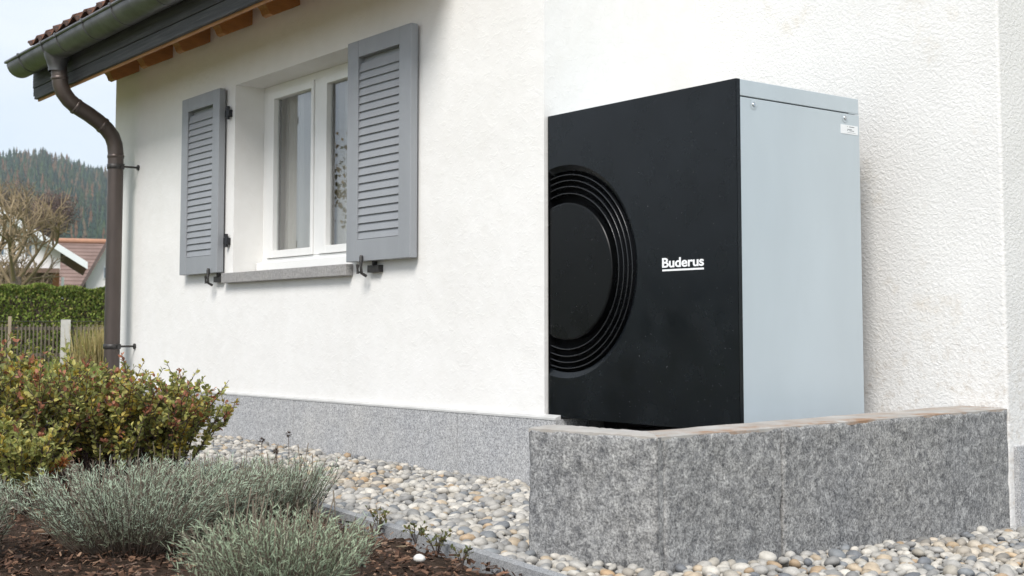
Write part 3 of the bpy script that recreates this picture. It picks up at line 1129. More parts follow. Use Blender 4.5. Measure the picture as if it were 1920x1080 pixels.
# chamfered lip of the opening
for ra, rb, ya, yb in ((R[0], R[1], UY0, UY0 + 0.016), (R[1], R[1] - 0.004, UY0 + 0.016, UY0 + 0.05)):
    ta, tb = lim(ra), lim(rb)
    va = [(CX + ra * math.cos(s * ta), ya, CZ + ra * math.sin(s * ta)) for s in np.linspace(-1, 1, 97)]
    vb = [(CX + rb * math.cos(s * tb), yb, CZ + rb * math.sin(s * tb)) for s in np.linspace(-1, 1, 97)]
    pl.add(va + vb, [(i, 97 + i, 97 + i + 1, i + 1) for i in range(96)], True)
for b in ((UX1 - 0.002, UX1, UY0 + 0.0, UY0 + 0.022, UZ0, UZ1), ):
    pl.box(*b)
pl.box(UX0, UX1 - 0.002, UY0 + 0.0005, UY0 + 0.022, UZ1 - 0.002, UZ1)
pl.box(UX0, UX1 - 0.002, UY0 + 0.0005, UY0 + 0.022, UZ0, UZ0 + 0.002)
front = pl.build('front_panel', 'pump_black', pump)
# cavity behind the grille
mb = MB()
tb = lim(R[0])
vb = [(CX + R[0] * math.cos(s * tb), UY0 + 0.05, CZ + R[0] * math.sin(s * tb)) for s in np.linspace(-1, 1, 65)]
mb.add(vb, [tuple(range(65))])
mb.build('grille_back', 'cavity_black', pump)


def clipped_ring(r, rr, yc, name, mat):
    th = lim(r) - 0.004
    mb = MB()
    mb.tube([(CX + r * math.cos(s * th), yc, CZ + r * math.sin(s * th)) for s in np.linspace(-1, 1, 121)], rr, 8)
    # fin behind the bead
    va = [(CX + r * math.cos(s * th), yc, CZ + r * math.sin(s * th)) for s in np.linspace(-1, 1, 97)]
    vb = [(x, UY0 + 0.049, z) for x, y, z in va]
    mb.add(va + vb, [(i, 97 + i, 97 + i + 1, i + 1) for i in range(96)], True)
    return mb.build(name, mat, pump)


for r in R[2:6]:
    clipped_ring(r, 0.0030, UY0 + 0.012, 'grille_ring', 'ring_edge')
# hub cover: flat disc with rounded rim
mb = MB()
prof = [(R[6] + 0.0, 0.05), (R[6], 0.012), (R[6] - 0.003, 0.0085), (R[6] - 0.008, 0.007)]
for (ra, ya), (rb, yb) in zip(prof, prof[1:]):
    ta, tb = lim(ra), lim(rb)
    va = [(CX + ra * math.cos(s * ta), UY0 + ya, CZ + ra * math.sin(s * ta)) for s in np.linspace(-1, 1, 97)]
    vb = [(CX + rb * math.cos(s * tb), UY0 + yb, CZ + rb * math.sin(s * tb)) for s in np.linspace(-1, 1, 97)]
    mb.add(va + vb, [(i, 97 + i, 97 + i + 1, i + 1) for i in range(96)], True)
rb, tb = prof[-1][0], lim(prof[-1][0])
mb.add([(CX + rb * math.cos(s * tb), UY0 + 0.007, CZ + rb * math.sin(s * tb)) for s in np.linspace(-1, 1, 97)], [tuple(range(97))])
mb.build('hub_cover', 'grille_black', pump)
# casing
y0 = UY0 + 0.0225
MB().bbox(UX0 + 0.002, UX1 - 0.018, y0 + 0.03, UY1 - 0.01, UZ0, UZ1 - 0.02, 0.003).build('inner_casing', 'grille_black', pump)
MB().bbox(UX1 - 0.016, UX1 - 0.001, y0, UY1, UZ0 + 0.002, 1.6705, 0.0015).build('side_panel', 'pump_grey', pump)
MB().bbox(UX0 + 0.001, UX1, y0, UY1 - 0.004, 1.6755, UZ1, 0.0025).build('top_cover', 'pump_grey', pump)
MB().box(UX0 + 0.001, UX0 + 0.0015, UY0 + 0.062, UY1, UZ0 + 0.002, 1.674).build('side_panel', 'pump_grey', pump)
MB().box(UX1 - 0.004, UX1 - 0.0004, UY1 - 0.072, UY1 - 0.001, 1.6725, 1.6755).build('seam_filler', 'pump_grey', pump)
MB().box(UX0 - 0.0006, UX0 + 0.0009, UY0 + 0.0008, UY0 + 0.06, UZ0, UZ1).build('edge_strip', 'cavity_black', pump)
# feet rails
for x in (-4.40, -3.60):
    MB().bbox(x - 0.05, x + 0.05, UY0 + 0.09, UY1 - 0.06, 0.2855, UZ0 - 0.001, 0.004).build('foot_rail', 'grille_black', pump)
# dished screws and the rating label on the side
for (y, z) in ((3.903, 1.645), (4.487, 1.650)):
    mb = MB()
    prof = [(0.0205, UX1 + 0.0002), (0.018, UX1 + 0.001), (0.012, UX1 - 0.0006 + 0.001), (0.0085, UX1 + 0.0006)]
    sg = 24
    vs = []
    for r_, x_ in prof:
        vs += [(x_, y + r_ * math.cos(2 * PI * k / sg), z + r_ * math.sin(2 * PI * k / sg)) for k in range(sg)]
    mb.add(vs, [(i * sg + k, i * sg + (k + 1) % sg, (i + 1) * sg + (k + 1) % sg, (i + 1) * sg + k) for i in range(len(prof) - 1) for k in range(sg)], True)
    dish = mb.build('screw_dish', 'pump_grey', pump)
    mb = MB()
    mb.tube([(UX1 - 0.002, y - 0.003, z + 0.001), (UX1 + 0.004, y - 0.003, z + 0.001), (UX1 + 0.006, y - 0.003, z + 0.001)], [0.0088, 0.0088, 0.006], 16)
    mb.build('screw', 'screw_metal', dish)
lab = MB().box(UX1 - 0.0008, UX1 + 0.0004, 4.456, 4.573, 1.582, 1.621).build('rating_label', 'label_white', pump)
mb = MB()
for (ya, yb, z) in ((4.500, 4.503, 1.6135), (4.513, 4.548, 1.6125), (4.500, 4.532, 1.6015), (4.500, 4.506, 1.596), (4.514, 4.546, 1.596), (4.500, 4.556, 1.5885)):
    mb.box(UX1 + 0.0003, UX1 + 0.0007, ya, yb, z, z + (0.0026 if z > 1.59 else 0.001))
mb.build('label_print', 'label_ink', lab)
# maker's name with its underline
cu_ = bpy.data.curves.new('logo', 'FONT')
cu_.body = 'Buderus'
cu_.size = 1.0
cu_.offset = 0.016
cu_.extrude = 0.012
cu_.space_character = 0.98
tmp = bpy.data.objects.new('tmp', cu_)
COL.objects.link(tmp)
bpy.context.view_layer.update()
me = bpy.data.meshes.new_from_object(tmp.evaluated_get(bpy.context.evaluated_depsgraph_get()))
bpy.data.objects.remove(tmp)
co = np.empty(len(me.vertices) * 3, dtype=np.float32)
me.vertices.foreach_get('co', co)
co = co.reshape(-1, 3)
mn, mxx = co.min(0), co.max(0)
sx = 0.240 / (mxx[0] - mn[0])
sz = 0.0405 / (mxx[1] - mn[1])
out = np.stack([-3.872 + (co[:, 0] - mn[0]) * sx, UY0 - 0.0006 - co[:, 2] * 0.03, 0.9985 + (co[:, 1] - mn[1]) * sz], axis=1) - np.array(ORG[pump.name][:])
me.vertices.foreach_set('co', out.astype(np.float32).ravel())
nv0 = len(out)
fcs = [tuple(p.vertices) for p in me.polygons]
allv, allf = [], []
for q, (dx, dy, dz) in enumerate(((-0.0008, 0, 0), (0.0008, -0.00012, 0.0), (0, -0.00024, 0.0005), (0, -0.00036, -0.0003))):
    allv += (out + np.array([dx, dy, dz])).tolist()
    allf += [tuple(i + q * nv0 for i in f) for f in fcs]
me = bpy.data.meshes.new('logo')
me.from_pydata(allv, [], allf)
me.update()
me.materials.clear()
me.name = 'logo'
link('logo', me, 'logo_white', front)
MB().box(-3.872, -3.632, UY0 - 0.001, UY0 + 0.0001, 0.9838, 0.9915).build('logo_underline', 'logo_white', front)
# rain drops on the black front
TVd, TFd = ico(1)
nd = 170
xx = rng.uniform(UX0 + 0.01, UX1 - 0.01, nd * 2)
zz = UZ0 + 0.01 + (UZ1 - UZ0 - 0.04) * rng.beta(1.1, 2.0, nd * 2)
rr = np.hypot(xx - CX, zz - CZ)
okd = (rr > R[0] + 0.004) | (rr < R[6] - 0.012)
xx, zz, rr = xx[okd][:nd], zz[okd][:nd], rr[okd][:nd]
sz_ = rng.uniform(0.0003, 0.0008, len(xx)) * np.where(rng.random(len(xx)) < 0.06, 1.6, 1.0)
A = np.zeros((len(xx), 3, 3))
A[:, 0, 0] = sz_
A[:, 1, 1] = sz_ * 0.5
A[:, 2, 2] = sz_ * rng.uniform(1, 1.5, len(xx))
T = np.stack([xx, np.where(rr < R[6], UY0 + 0.0068, UY0 - 0.0001), zz], 1)
V, F, C = scatter(TVd, TFd, A, T, np.full((len(xx), 3), 0.45))
tag(np_mesh('rain_drops', V, F, C, True, 'water_drop', pump), kind='stuff')

# ================================================================== KERB STONES
xk = -2.35
while xk > -9.9:
    ln = random.uniform(0.36, 0.40)
    xa, xb = xk - ln, xk - 0.003
    mb = MB()
    h = 0.028 + random.uniform(-0.003, 0.003)
    d0 = random.uniform(-0.003, 0.003)
    pts = [(xa, edge_y(xa) - 0.032 + d0), (xb, edge_y(xb) - 0.032 + d0), (xb, edge_y(xb) + 0.012 + d0), (xa, edge_y(xa) + 0.012 + d0)]
    mb.prism(pts, -0.12, h)
    o = mb.build('kerb_stone', 'edging_stone', gravel)
    xk -= ln

# ================================================================== PEBBLES
T1 = ico(1)
T2 = ico(2)


def lumpy(T, seed):
    r = np.random.default_rng(seed)
    V = T[0].copy()
    for _ in range(4):
        d = unit(r.normal(size=(1, 3)))[0]
        V = V * (1 + 0.16 * r.uniform(-1, 1) * np.tanh(2 * (V @ d)))[:, None]
    d = unit(r.normal(size=(1, 3)))[0]
    V += 0.10 * np.sin(2.6 * (V @ d))[:, None] * unit(r.normal(size=(1, 3)))
    return V


LUMPS1 = [lumpy(T1, 100 + i) for i in range(9)]
LUMPS2 = [lumpy(T2, 100 + i) for i in range(9)]
PAL = np.array([(0.56, 0.55, 0.52), (0.47, 0.465, 0.45), (0.38, 0.38, 0.375), (0.62, 0.60, 0.56), (0.30, 0.305, 0.31), (0.19, 0.205, 0.23), (0.24, 0.26, 0.285), (0.52, 0.44, 0.34), (0.47, 0.36, 0.25), (0.42, 0.40, 0.36)])
PW = np.array([.19, .18, .17, .13, .11, .045, .055, .05, .03, .055])
PW = PW / PW.sum()
PAL = PAL * np.array([0.80, 0.775, 0.735])
FW = np.array([FWD.x, FWD.y, FWD.z])
RT = np.array([HR0.x, HR0.y, 0.0])


def in_wall(x, y):
    """inside the low wall or the pad behind it"""
    if x < fo0.x - 0.0:
        return False
    # right of front face line and left of the side face line
    f_ok = (Vector((x, y)) - fo0).dot(fin) > -0.004
    s_ok = (Vector((x, y)) - fo1).dot(sin_) > -0.004
    return f_ok and s_ok


def pebble_ok(x, y):
    if y < edge_y(x) + 0.022:
        return False
    if x < fo0.x and y > YP - 0.01:
        return False
    if x >= fo0.x and in_wall(x, y):
        return False
    if x > -2.9 and y > 5.4:
        return False
    return True


cell = 0.065
hashg = {}
peb = []          # x, y, z, r, top layer?
sizes = np.sort(np.clip(rng.lognormal(math.log(0.0118), 0.34, 110000), 0.007, 0.027))[::-1]
# random sequential packing, large stones first
nt_ = 0
for r in sizes:
    nt_ += 1
    if nt_ > 105000:
        break
    x = random.uniform(-9.6, -1.6)
    y = random.uniform(2.2, 5.35) if x > -3.35 else random.uniform(2.4, 3.78)
    if not pebble_ok(x, y):
        continue
    if x < -8.2 and random.random() < 0.3:
        continue
    cx_, cy_ = int(x / cell), int(y / cell)
    bad = False
    for i in (-1, 0, 1):
        for j in (-1, 0, 1):
            for (qx, qy, qr) in hashg.get((cx_ + i, cy_ + j), ()):
                if (qx - x) ** 2 + (qy - y) ** 2 < (0.86 * (qr + r)) ** 2:
                    bad = True
                    break
            if bad: break
        if bad: break
    if bad:
        continue
    hashg.setdefault((cx_, cy_), []).append((x, y, r))
    peb.append((x, y, 0.004 + r * 0.30 + random.uniform(-0.006, 0.010) + right_z(x, y), r, 1))
n_top = len(peb)
for _ in range(int(n_top * 0.9)):
    x = random.uniform(-8.2, -1.6)
    y = random.uniform(2.2, 5.35) if x > -3.35 else random.uniform(2.4, 3.78)
    if pebble_ok(x, y):
        peb.append((x, y, -0.014 + right_z(x, y), random.uniform(0.009, 0.017), 0))
P = np.array(peb)
NP_ = len(P)
Z = P[:, 0] * FW[0] + P[:, 1] * FW[1] + (P[:, 2] - CAM_H) * FW[2]
pxx = (P[:, 0] * RT[0] + P[:, 1] * RT[1]) / Z * FPX + 960
pyy = 613 - (P[:, 2] - CAM_H) / Z * FPX
inview = (pxx > 5) & (pxx < 1915) & (pyy < 1090) & (Z > 1)
score = np.where(inview & (P[:, 4] > 0), P[:, 3] / Z, 0)
single = set(np.argsort(-score)[:300].tolist())
col = PAL[rng.choice(len(PAL), NP_, p=PW)] * rng.uniform(0.85, 1.15, (NP_, 1))
# a few warm drifts, as the stones lie sorted by the tip of the barrow
warm = np.sin(P[:, 0] * 2.3 + 1.2) * np.sin(P[:, 1] * 4.1 + P[:, 0])
col[warm > 0.75] *= np.array([1.06, 0.99, 0.90])
Rz = rng.uniform(0, 2 * PI, NP_)
el = rng.uniform(1.0, 1.38, NP_)
fl = rng.uniform(0.58, 0.85, NP_)
tilt = rng.normal(0, 0.22, (NP_, 2))


def peb_mat(i):
    c, s = math.cos(Rz[i]), math.sin(Rz[i])
    S = np.diag([P[i, 3] * el[i], P[i, 3] / el[i] ** 0.5, P[i, 3] * fl[i]])
    B = np.array([[c, -s, 0], [s, c, 0], [0, 0, 1]])
    tx, ty = tilt[i]
    Tx = np.array([[1, 0, 0], [0, math.cos(tx), -math.sin(tx)], [0, math.sin(tx), math.cos(tx)]])
    Ty = np.array([[math.cos(ty), 0, math.sin(ty)], [0, 1, 0], [-math.sin(ty), 0, math.cos(ty)]])
    return Tx @ Ty @ B @ S


AM = np.array([peb_mat(i) for i in range(NP_)])
lump_id = rng.integers(0, 9, NP_)
near = (Z < 6.3) & (P[:, 4] > 0) & inview
parts = []
is_single = np.zeros(NP_, bool)
is_single[list(single)] = True
for k in range(9):
    for lod, T_k, LU in ((True, T2, LUMPS2), (False, T1, LUMPS1)):
        ids = np.where((lump_id == k) & (near == lod) & ~is_single)[0]
        if len(ids):
            parts.append(scatter(LU[k], T_k[1], AM[ids], P[ids, :3], col[ids]))
V, F, C = join(parts)
rest = tag(np_mesh('pebbles', V, F, C, True, 'pebble', gravel), kind='stuff')
for i in sorted(single):
    V = LUMPS2[lump_id[i]] @ AM[i].T
    o = np_mesh('pebble', V, T2[1], np.repeat(col[i][None], len(V), 0), True, 'pebble', gravel)
    o.location = Vector(P[i, :3])

# ================================================================== MULCH AND LITTER on the planting bed
TVc = np.array([(-.5, -.5, 0), (.5, -.42, 0), (.42, .5, 0), (-.46, .4, 0), (-.44, -.4, .22), (.4, -.36, .3), (.36, .4, .2), (-.4, .36, .28)], float)
TFc = np.array([(4, 5, 6), (4, 6, 7), (0, 1, 5), (0, 5, 4), (1, 2, 6), (1, 6, 5), (2, 3, 7), (2, 7, 6), (3, 0, 4), (3, 4, 7)], int)
nchip = 26000
xx = rng.uniform(-9.4, -2.35, nchip)
yy = rng.uniform(0.9, 3.0, nchip)
ok_ = (yy < 2.434 - 0.117 * (xx + 2.939) - 0.04)
xx, yy = xx[ok_], yy[ok_]
m_ = len(xx)
ln = rng.uniform(0.008, 0.032, m_)
sc_ = np.stack([ln, ln * rng.uniform(0.2, 0.6, m_), ln * rng.uniform(0.15, 0.4, m_)], 1)
D = np.stack([rng.normal(size=m_), rng.normal(size=m_), rng.normal(0, 0.35, m_)], 1)
A = frames(D, rng.normal(0, 0.4, m_)) * sc_[:, [1, 0, 2]][:, None, :]
chip_pal = np.array([(0.055, 0.034, 0.024), (0.085, 0.052, 0.036), (0.13, 0.082, 0.055), (0.03, 0.021, 0.017), (0.19, 0.135, 0.095), (0.10, 0.075, 0.06)])
C = np.array([1.40, 1.28, 1.22]) * chip_pal[rng.choice(6, m_, p=[.26, .27, .16, .17, .06, .08])] * rng.uniform(0.8, 1.2, (m_, 1))
V, F, C = scatter(TVc, TFc, A, np.stack([xx, yy, rng.uniform(-0.018, 0.016, m_)], 1), C)
tag(np_mesh('bark_mulch', V, F, C, False, 'mulch_chip'), 'brown shredded bark mulch covering the planting bed', 'mulch', kind='stuff')
# a few dry leaves and one white stray pebble
i = 0
for (x, y, s, rz, c, lb) in ((-4.62, 1.53, 0.085, 2.6, (0.34, 0.21, 0.13), 'curled tan dry leaf lying on mulch beside the small cut-off lavender'),
                             (-3.02, 2.31, 0.040, 0.7, (0.42, 0.21, 0.13), 'small reddish dry leaf lying on mulch near the kerb end'),
                             (-3.58, 2.34, 0.045, 2.2, (0.30, 0.23, 0.15), 'pale brown dry leaf lying beside the kerb weed')):
    Tv = LEAF_V.copy()
    Tv[:, 2] += 0.35 * (Tv[:, 1] - 0.5) ** 2 + 0.5 * Tv[:, 0] ** 2
    c_, s_ = math.cos(rz), math.sin(rz)
    V = (Tv * np.array([s * 1.1, s, s])) @ np.array([[c_, -s_, 0], [s_, c_, 0], [0, 0, 1]]).T
    o = np_mesh('dry_leaf', V, LEAF_F, np.tile(np.array(c), (8, 1)), True, 'leaf')
    o.location = (x, y, 0.026)
    tag(o, lb, 'leaf', 'dry leaves on the mulch')
Vp = LUMPS2[3] * np.array([0.021, 0.017, 0.014])
o = np_mesh('stray_pebble', Vp, T2[1], np.tile(np.array((0.66, 0.64, 0.60)), (len(Vp), 1)), True, 'pebble')
o.location = (-3.42, 2.28, 0.020)
tag(o, 'single white pebble strayed onto the brown mulch', 'pebble')


# ================================================================== PLANTS IN THE BED
def stem_tubes(paths, rads, sides=4):
    Vs, Fs, k = [], [], 0
    for path, (r0, r1) in zip(paths, rads):
        path = np.asarray(path, float)
        n = len(path)
        d = unit(np.gradient(path, axis=0))
        ref = np.array([0.31, 0.95, 0.1])
        s = unit(np.cross(d, ref))
        b = np.cross(d, s)
        rr = np.linspace(r0, r1, n)[:, None]
        ring = [path + (s * math.cos(2 * PI * q / sides) + b * math.sin(2 * PI * q / sides)) * rr for q in range(sides)]
        Vs.append(np.stack(ring, 1).reshape(-1, 3))
        for i in range(n - 1):
            for q in range(sides):
                a0, a1 = k + i * sides + q, k + i * sides + (q + 1) % sides
                b0, b1 = a0 + sides, a1 + sides
                Fs += [(a0, a1, b1), (a0, b1, b0)]
        k += n * sides
    return np.concatenate(Vs), np.array(Fs)


def lavender(name, label, x, y, w, h, n_stem, seed, group, lean=(0, 0), green=0.0, stalks=14):
    r = np.random.default_rng(seed)
    root = thing(name, label, 'lavender', (x, y, -0.01), group)
    paths, rads = [], []
    LT, LD, LC, LS = [], [], [], []
    for i in range(n_stem):
        az = r.uniform(0, 2 * PI)
        rad = math.sqrt(r.uniform(0, 1))
        bx, by = x + 0.30 * w * rad * math.cos(az) * r.uniform(0.4, 1), y + 0.30 * w * rad * math.sin(az) * r.uniform(0.4, 1)
        out = rad * 0.98
        L = h * r.uniform(0.75, 1.12) * (1.0 - 0.22 * rad)
        tip = np.array([bx + out * (w / 2) * math.cos(az) * 0.75 + lean[0] * L, by + out * (w / 2) * math.sin(az) * 0.75 + lean[1] * L, L + 0.01])
        mid = np.array([bx + 0.45 * (tip[0] - bx), by + 0.45 * (tip[1] - by), L * 0.42])
        t_ = np.linspace(0, 1, 7)[:, None]
        p0 = np.array([bx, by, -0.01])
        path = p0 * (1 - t_) ** 2 + 2 * mid * t_ * (1 - t_) + tip * t_ ** 2
        path += r.normal(0, 0.004, path.shape) * t_
        paths.append(path)
        rads.append((0.0021, 0.0010))
        m = int(r.integers(28, 42))
        tt = np.sort(r.uniform(0.22, 1.0, m))
        seg_ = np.clip((tt * 6).astype(int), 0, 5)
        fr_ = (tt * 6 - seg_)[:, None]
        pos = path[seg_] * (1 - fr_) + path[seg_ + 1] * fr_
        dd = unit(path[seg_ + 1] - path[seg_])
        side = unit(np.cross(dd, r.normal(size=(m, 3))))
        D = unit(dd * r.uniform(0.7, 1.5, (m, 1)) + side * r.uniform(0.6, 1.25, (m, 1)))
        LT.append(pos)
        LD.append(D)
        LS.append(np.stack([r.uniform(0.0015, 0.0026, m), r.uniform(0.014, 0.040, m) * (0.75 + 0.25 * (1 - tt))], 1))
        base = np.array([0.44, 0.525, 0.395]) if r.random() > 0.10 else np.array([0.40, 0.37, 0.31])
        base = base * (1 - green) + np.array([0.26, 0.33, 0.16]) * green
        young = (tt ** 1.5)[:, None]
        dead = np.where(tt[:, None] < 0.42, np.array([[0.72, 0.66, 0.62]]), 1.0)
        LC.append((base[None] * (0.78 + 0.34 * young) * dead) * r.uniform(0.85, 1.15, (m, 1)))
    V, F = stem_tubes(paths, rads)
    tag(np_mesh('stems', V, F, None, True, 'lavender_wood', root), kind='stuff')
    D, T, S, C = np.concatenate(LD), np.concatenate(LT), np.concatenate(LS), np.concatenate(LC)
    A = frames(D, r.uniform(0, 2 * PI, len(D))) * np.stack([S[:, 0], S[:, 1], S[:, 1]], 1)[:, None, :]
    V, F, C = scatter(BLADE_V, BLADE_F, A, T, C)
    # spent flower stalks
    sp, sr = [], []
    for i in range(stalks):
        az, rad = r.uniform(0, 2 * PI), math.sqrt(r.uniform(0, 1)) * 0.42 * w
        b = np.array([x + rad * 0.8 * math.cos(az), y + rad * 0.8 * math.sin(az), h * 0.55])
        tp = b + np.array([r.normal(0, 0.018), r.normal(0, 0.018), h * r.uniform(0.40, 0.72)])
        sp.append(b + (tp - b) * np.linspace(0, 1, 5)[:, None] + np.array([r.normal(0, .003), r.normal(0, .003), 0]) * np.linspace(0, 1, 5)[:, None] ** 2)
        sr.append((0.0011, 0.0019 if r.random() < 0.4 else 0.0008))
    tag(np_mesh('foliage', V, F, C, False, 'lavender_leaf', root), kind='stuff')
    if stalks:
        V2, F2 = stem_tubes(sp, sr, 5)
        tag(np_mesh('flower_stalks', V2, F2, np.tile(np.array([0.26, 0.215, 0.165]), (len(V2), 1)), True, 'lavender_leaf', root), kind='stuff')
    return root


LG = 'lavender plants in the bed'
lavender('lavender', 'broad silvery lavender clump directly below the red-tipped shrub', -4.30, 1.68, 0.70, 0.275, 520, 11, LG, stalks=14)
lavender('lavender', 'dull grey lavender between the silvery clump and the seed heads', -4.44, 2.04, 0.54, 0.255, 360, 15, LG, stalks=12)
lavender('lavender', 'grey lavender with dark dried seed heads nearest the gravel', -4.54, 2.37, 0.40, 0.235, 240, 12, LG, stalks=10)
lavender('lavender', 'foremost grey-green lavender with many straw-coloured stalks at bottom edge', -3.08, 1.60, 0.47, 0.255, 420, 13, LG, stalks=34, green=0.30)
lavender('lavender', 'lavender plant cut off by the left edge of the frame', -4.46, 1.16, 0.36, 0.27, 240, 14, LG, stalks=4)

# dried seed heads above the lavender by the gravel
for (x, y, z, zb, lb) in ((-4.53, 2.40, 0.325, 0.2, 'tallest brown dried seed head above the lavender'),
                          (-4.60, 2.32, 0.300, 0.2, 'round brown dried seed head lower and further from the gravel'),
                          (-4.52, 2.34, 0.262, 0.15, 'lowest brown dried seed head just clear of the lavender')):
    root = thing('dried_seed_head', lb, 'seed head', (x, y, zb), 'dried seed heads')
    V, F = stem_tubes([np.array([(x + .02, y - .01, 0.0), (x + .008, y, z * 0.6), (x, y, z)])], [(0.0014, 0.0014)], 5)
    np_mesh('stem', V, F, np.tile(np.array([0.10, 0.065, 0.05]), (len(V), 1)), True, 'lavender_leaf', root)
    n = 70
    D = unit(rng.normal(size=(n, 3)))
    A = frames(D) * np.array([0.004, 0.0105, 0.0105])[None, None, :]
    V, F, C = scatter(LEAF_V, LEAF_F, A, np.tile(np.array([x, y, z + 0.006]), (n, 1)) + D * 0.004, np.tile(np.array([0.075, 0.045, 0.032]), (n, 1)) * rng.uniform(0.6, 1.4, (n, 1)))
    np_mesh('head', V, F, C, False, 'leaf', root)


def shrub(label, x, y, w, h, n_stem, seed, red, yellow, dirs=(0, 0)):
    r = np.random.default_rng(seed)
    root = thing('shrub', label, 'shrub', (x, y, -0.01), 'red-tipped shrubs in the bed')
    paths, rads = [], []
    LT, LD, LC, LS = [], [], [], []

    def leaves(path, t0, m, shoot, hue):
        n = len(path) - 1
        tt = np.sort(r.uniform(t0, 1.0, m))
        sg_ = np.clip((tt * n).astype(int), 0, n - 1)
        fr_ = (tt * n - sg_)[:, None]
        pos = path[sg_] * (1 - fr_) + path[sg_ + 1] * fr_
        dd = unit(path[sg_ + 1] - path[sg_])
        side = unit(np.cross(dd, r.normal(size=(m, 3))))
        D = unit(dd * r.uniform(0.35, 0.9, (m, 1)) + side + np.array([0, 0, 0.15]))
        ln_ = r.uniform(0.022, 0.040, m) * (1 - 0.35 * tt ** 3)
        g = np.array([0.29, 0.31, 0.10]) * r.uniform(0.75, 1.35, (m, 1))
        g2 = np.array([0.56, 0.51, 0.16])
        c = np.where(r.random((m, 1)) < 0.30, g2, g)
        if hue == 'red':
            rc = np.array([0.40, 0.17, 0.10]) * r.uniform(0.7, 1.35, (m, 1))
            c = np.where((tt[:, None] > 0.74 + r.uniform(-0.12, 0.12, (m, 1))), rc, c)
        elif hue == 'yellow':
            yc = np.array([0.44, 0.34, 0.06]) * r.uniform(0.7, 1.2, (m, 1))
            c = np.where(tt[:, None] > 0.5 + r.uniform(-0.3, 0.3, (m, 1)), yc, c)
        elif hue == 'orange':
            oc = np.array([0.36, 0.13, 0.035]) * r.uniform(0.7, 1.2, (m, 1))
            c = np.where(tt[:, None] > 0.55, oc, c)
        LT.append(pos)
        LD.append(D)
        LS.append(ln_)
        LC.append(c)

    for i in range(n_stem):
        az = r.uniform(0, 2 * PI)
        rad = math.sqrt(r.uniform(0, 1))
        b = np.array([x + 0.16 * w * rad * math.cos(az), y + 0.16 * w * rad * math.sin(az), -0.02])
        L = h * r.uniform(0.66, 1.12) * (1 - 0.22 * rad ** 2)
        tip = np.array([x + rad * w * 0.5 * math.cos(az) + dirs[0] * L, y + rad * w * 0.5 * math.sin(az) + dirs[1] * L, L])
        mid = b + (tip - b) * np.array([0.35, 0.35, 0.6])
        t_ = np.linspace(0, 1, 9)[:, None]
        path = b * (1 - t_) ** 2 + 2 * mid * t_ * (1 - t_) + tip * t_ ** 2
        path[1:] += r.normal(0, 0.008, (8, 3))
        paths.append(path)
        rads.append((0.0055, 0.0016))
        u = r.random()
        hue = 'red' if u < red else ('yellow' if u < red + yellow else ('orange' if u < red + yellow + 0.05 else 'green'))
        leaves(path, 0.30, int(r.integers(34, 50)), 0, hue)
        for j in range(int(r.integers(5, 10))):
            k = int(r.integers(2, 8))
            s0 = path[k]
            an = r.uniform(0, 2 * PI)
            Lb = h * r.uniform(0.16, 0.34)
            d = unit(np.array([[0.75 * math.cos(an), 0.75 * math.sin(an), r.uniform(0.25, 1.1)]]))[0]
            q = np.linspace(0, 1, 6)[:, None]
            bp = s0 + d * Lb * q + np.array([0, 0, 0.03]) * q ** 2
            bp[1:] += r.normal(0, 0.005, (5, 3))
            paths.append(bp)
            rads.append((0.0028, 0.0011))
            u = r.random()
            hb = 'red' if u < red * (0.3 + 0.9 * s0[2] / h) else ('yellow' if u < red + yellow else 'green')
            leaves(bp, 0.12, int(r.integers(13, 22)), 1, hb)
    V, F = stem_tubes(paths, rads, 5)
    tag(np_mesh('stems', V, F, None, True, 'shrub_bark', root), kind='stuff')
    D, T, S, C = np.concatenate(LD), np.concatenate(LT), np.concatenate(LS), np.concatenate(LC)
    A = frames(D, r.normal(0, 0.9, len(D))) * np.stack([S * r.uniform(0.8, 1.15, len(S)), S, S], 1)[:, None, :]
    V, F, C = scatter(LEAF_V, LEAF_F, A, T, C)
    tag(np_mesh('foliage', V, F, C, True, 'leaf', root), kind='stuff')
    return root


shrub('bushy shrub with dark red shoot tips spreading in front of the plinth', -6.10, 2.52, 0.74, 0.51, 44, 21, 0.45, 0.09)
shrub('green and yellow shrub with red tips standing before the downpipe', -6.18, 2.30, 0.76, 0.55, 50, 22, 0.42, 0.12)
shrub('tall yellowing shrub reaching the left edge of the frame', -6.25, 1.90, 0.80, 0.63, 52, 23, 0.40, 0.16)
shrub('low leafy green shrub at the left edge below the yellowing shrub', -5.55, 1.62, 0.55, 0.33, 30, 24, 0.1, 0.2)


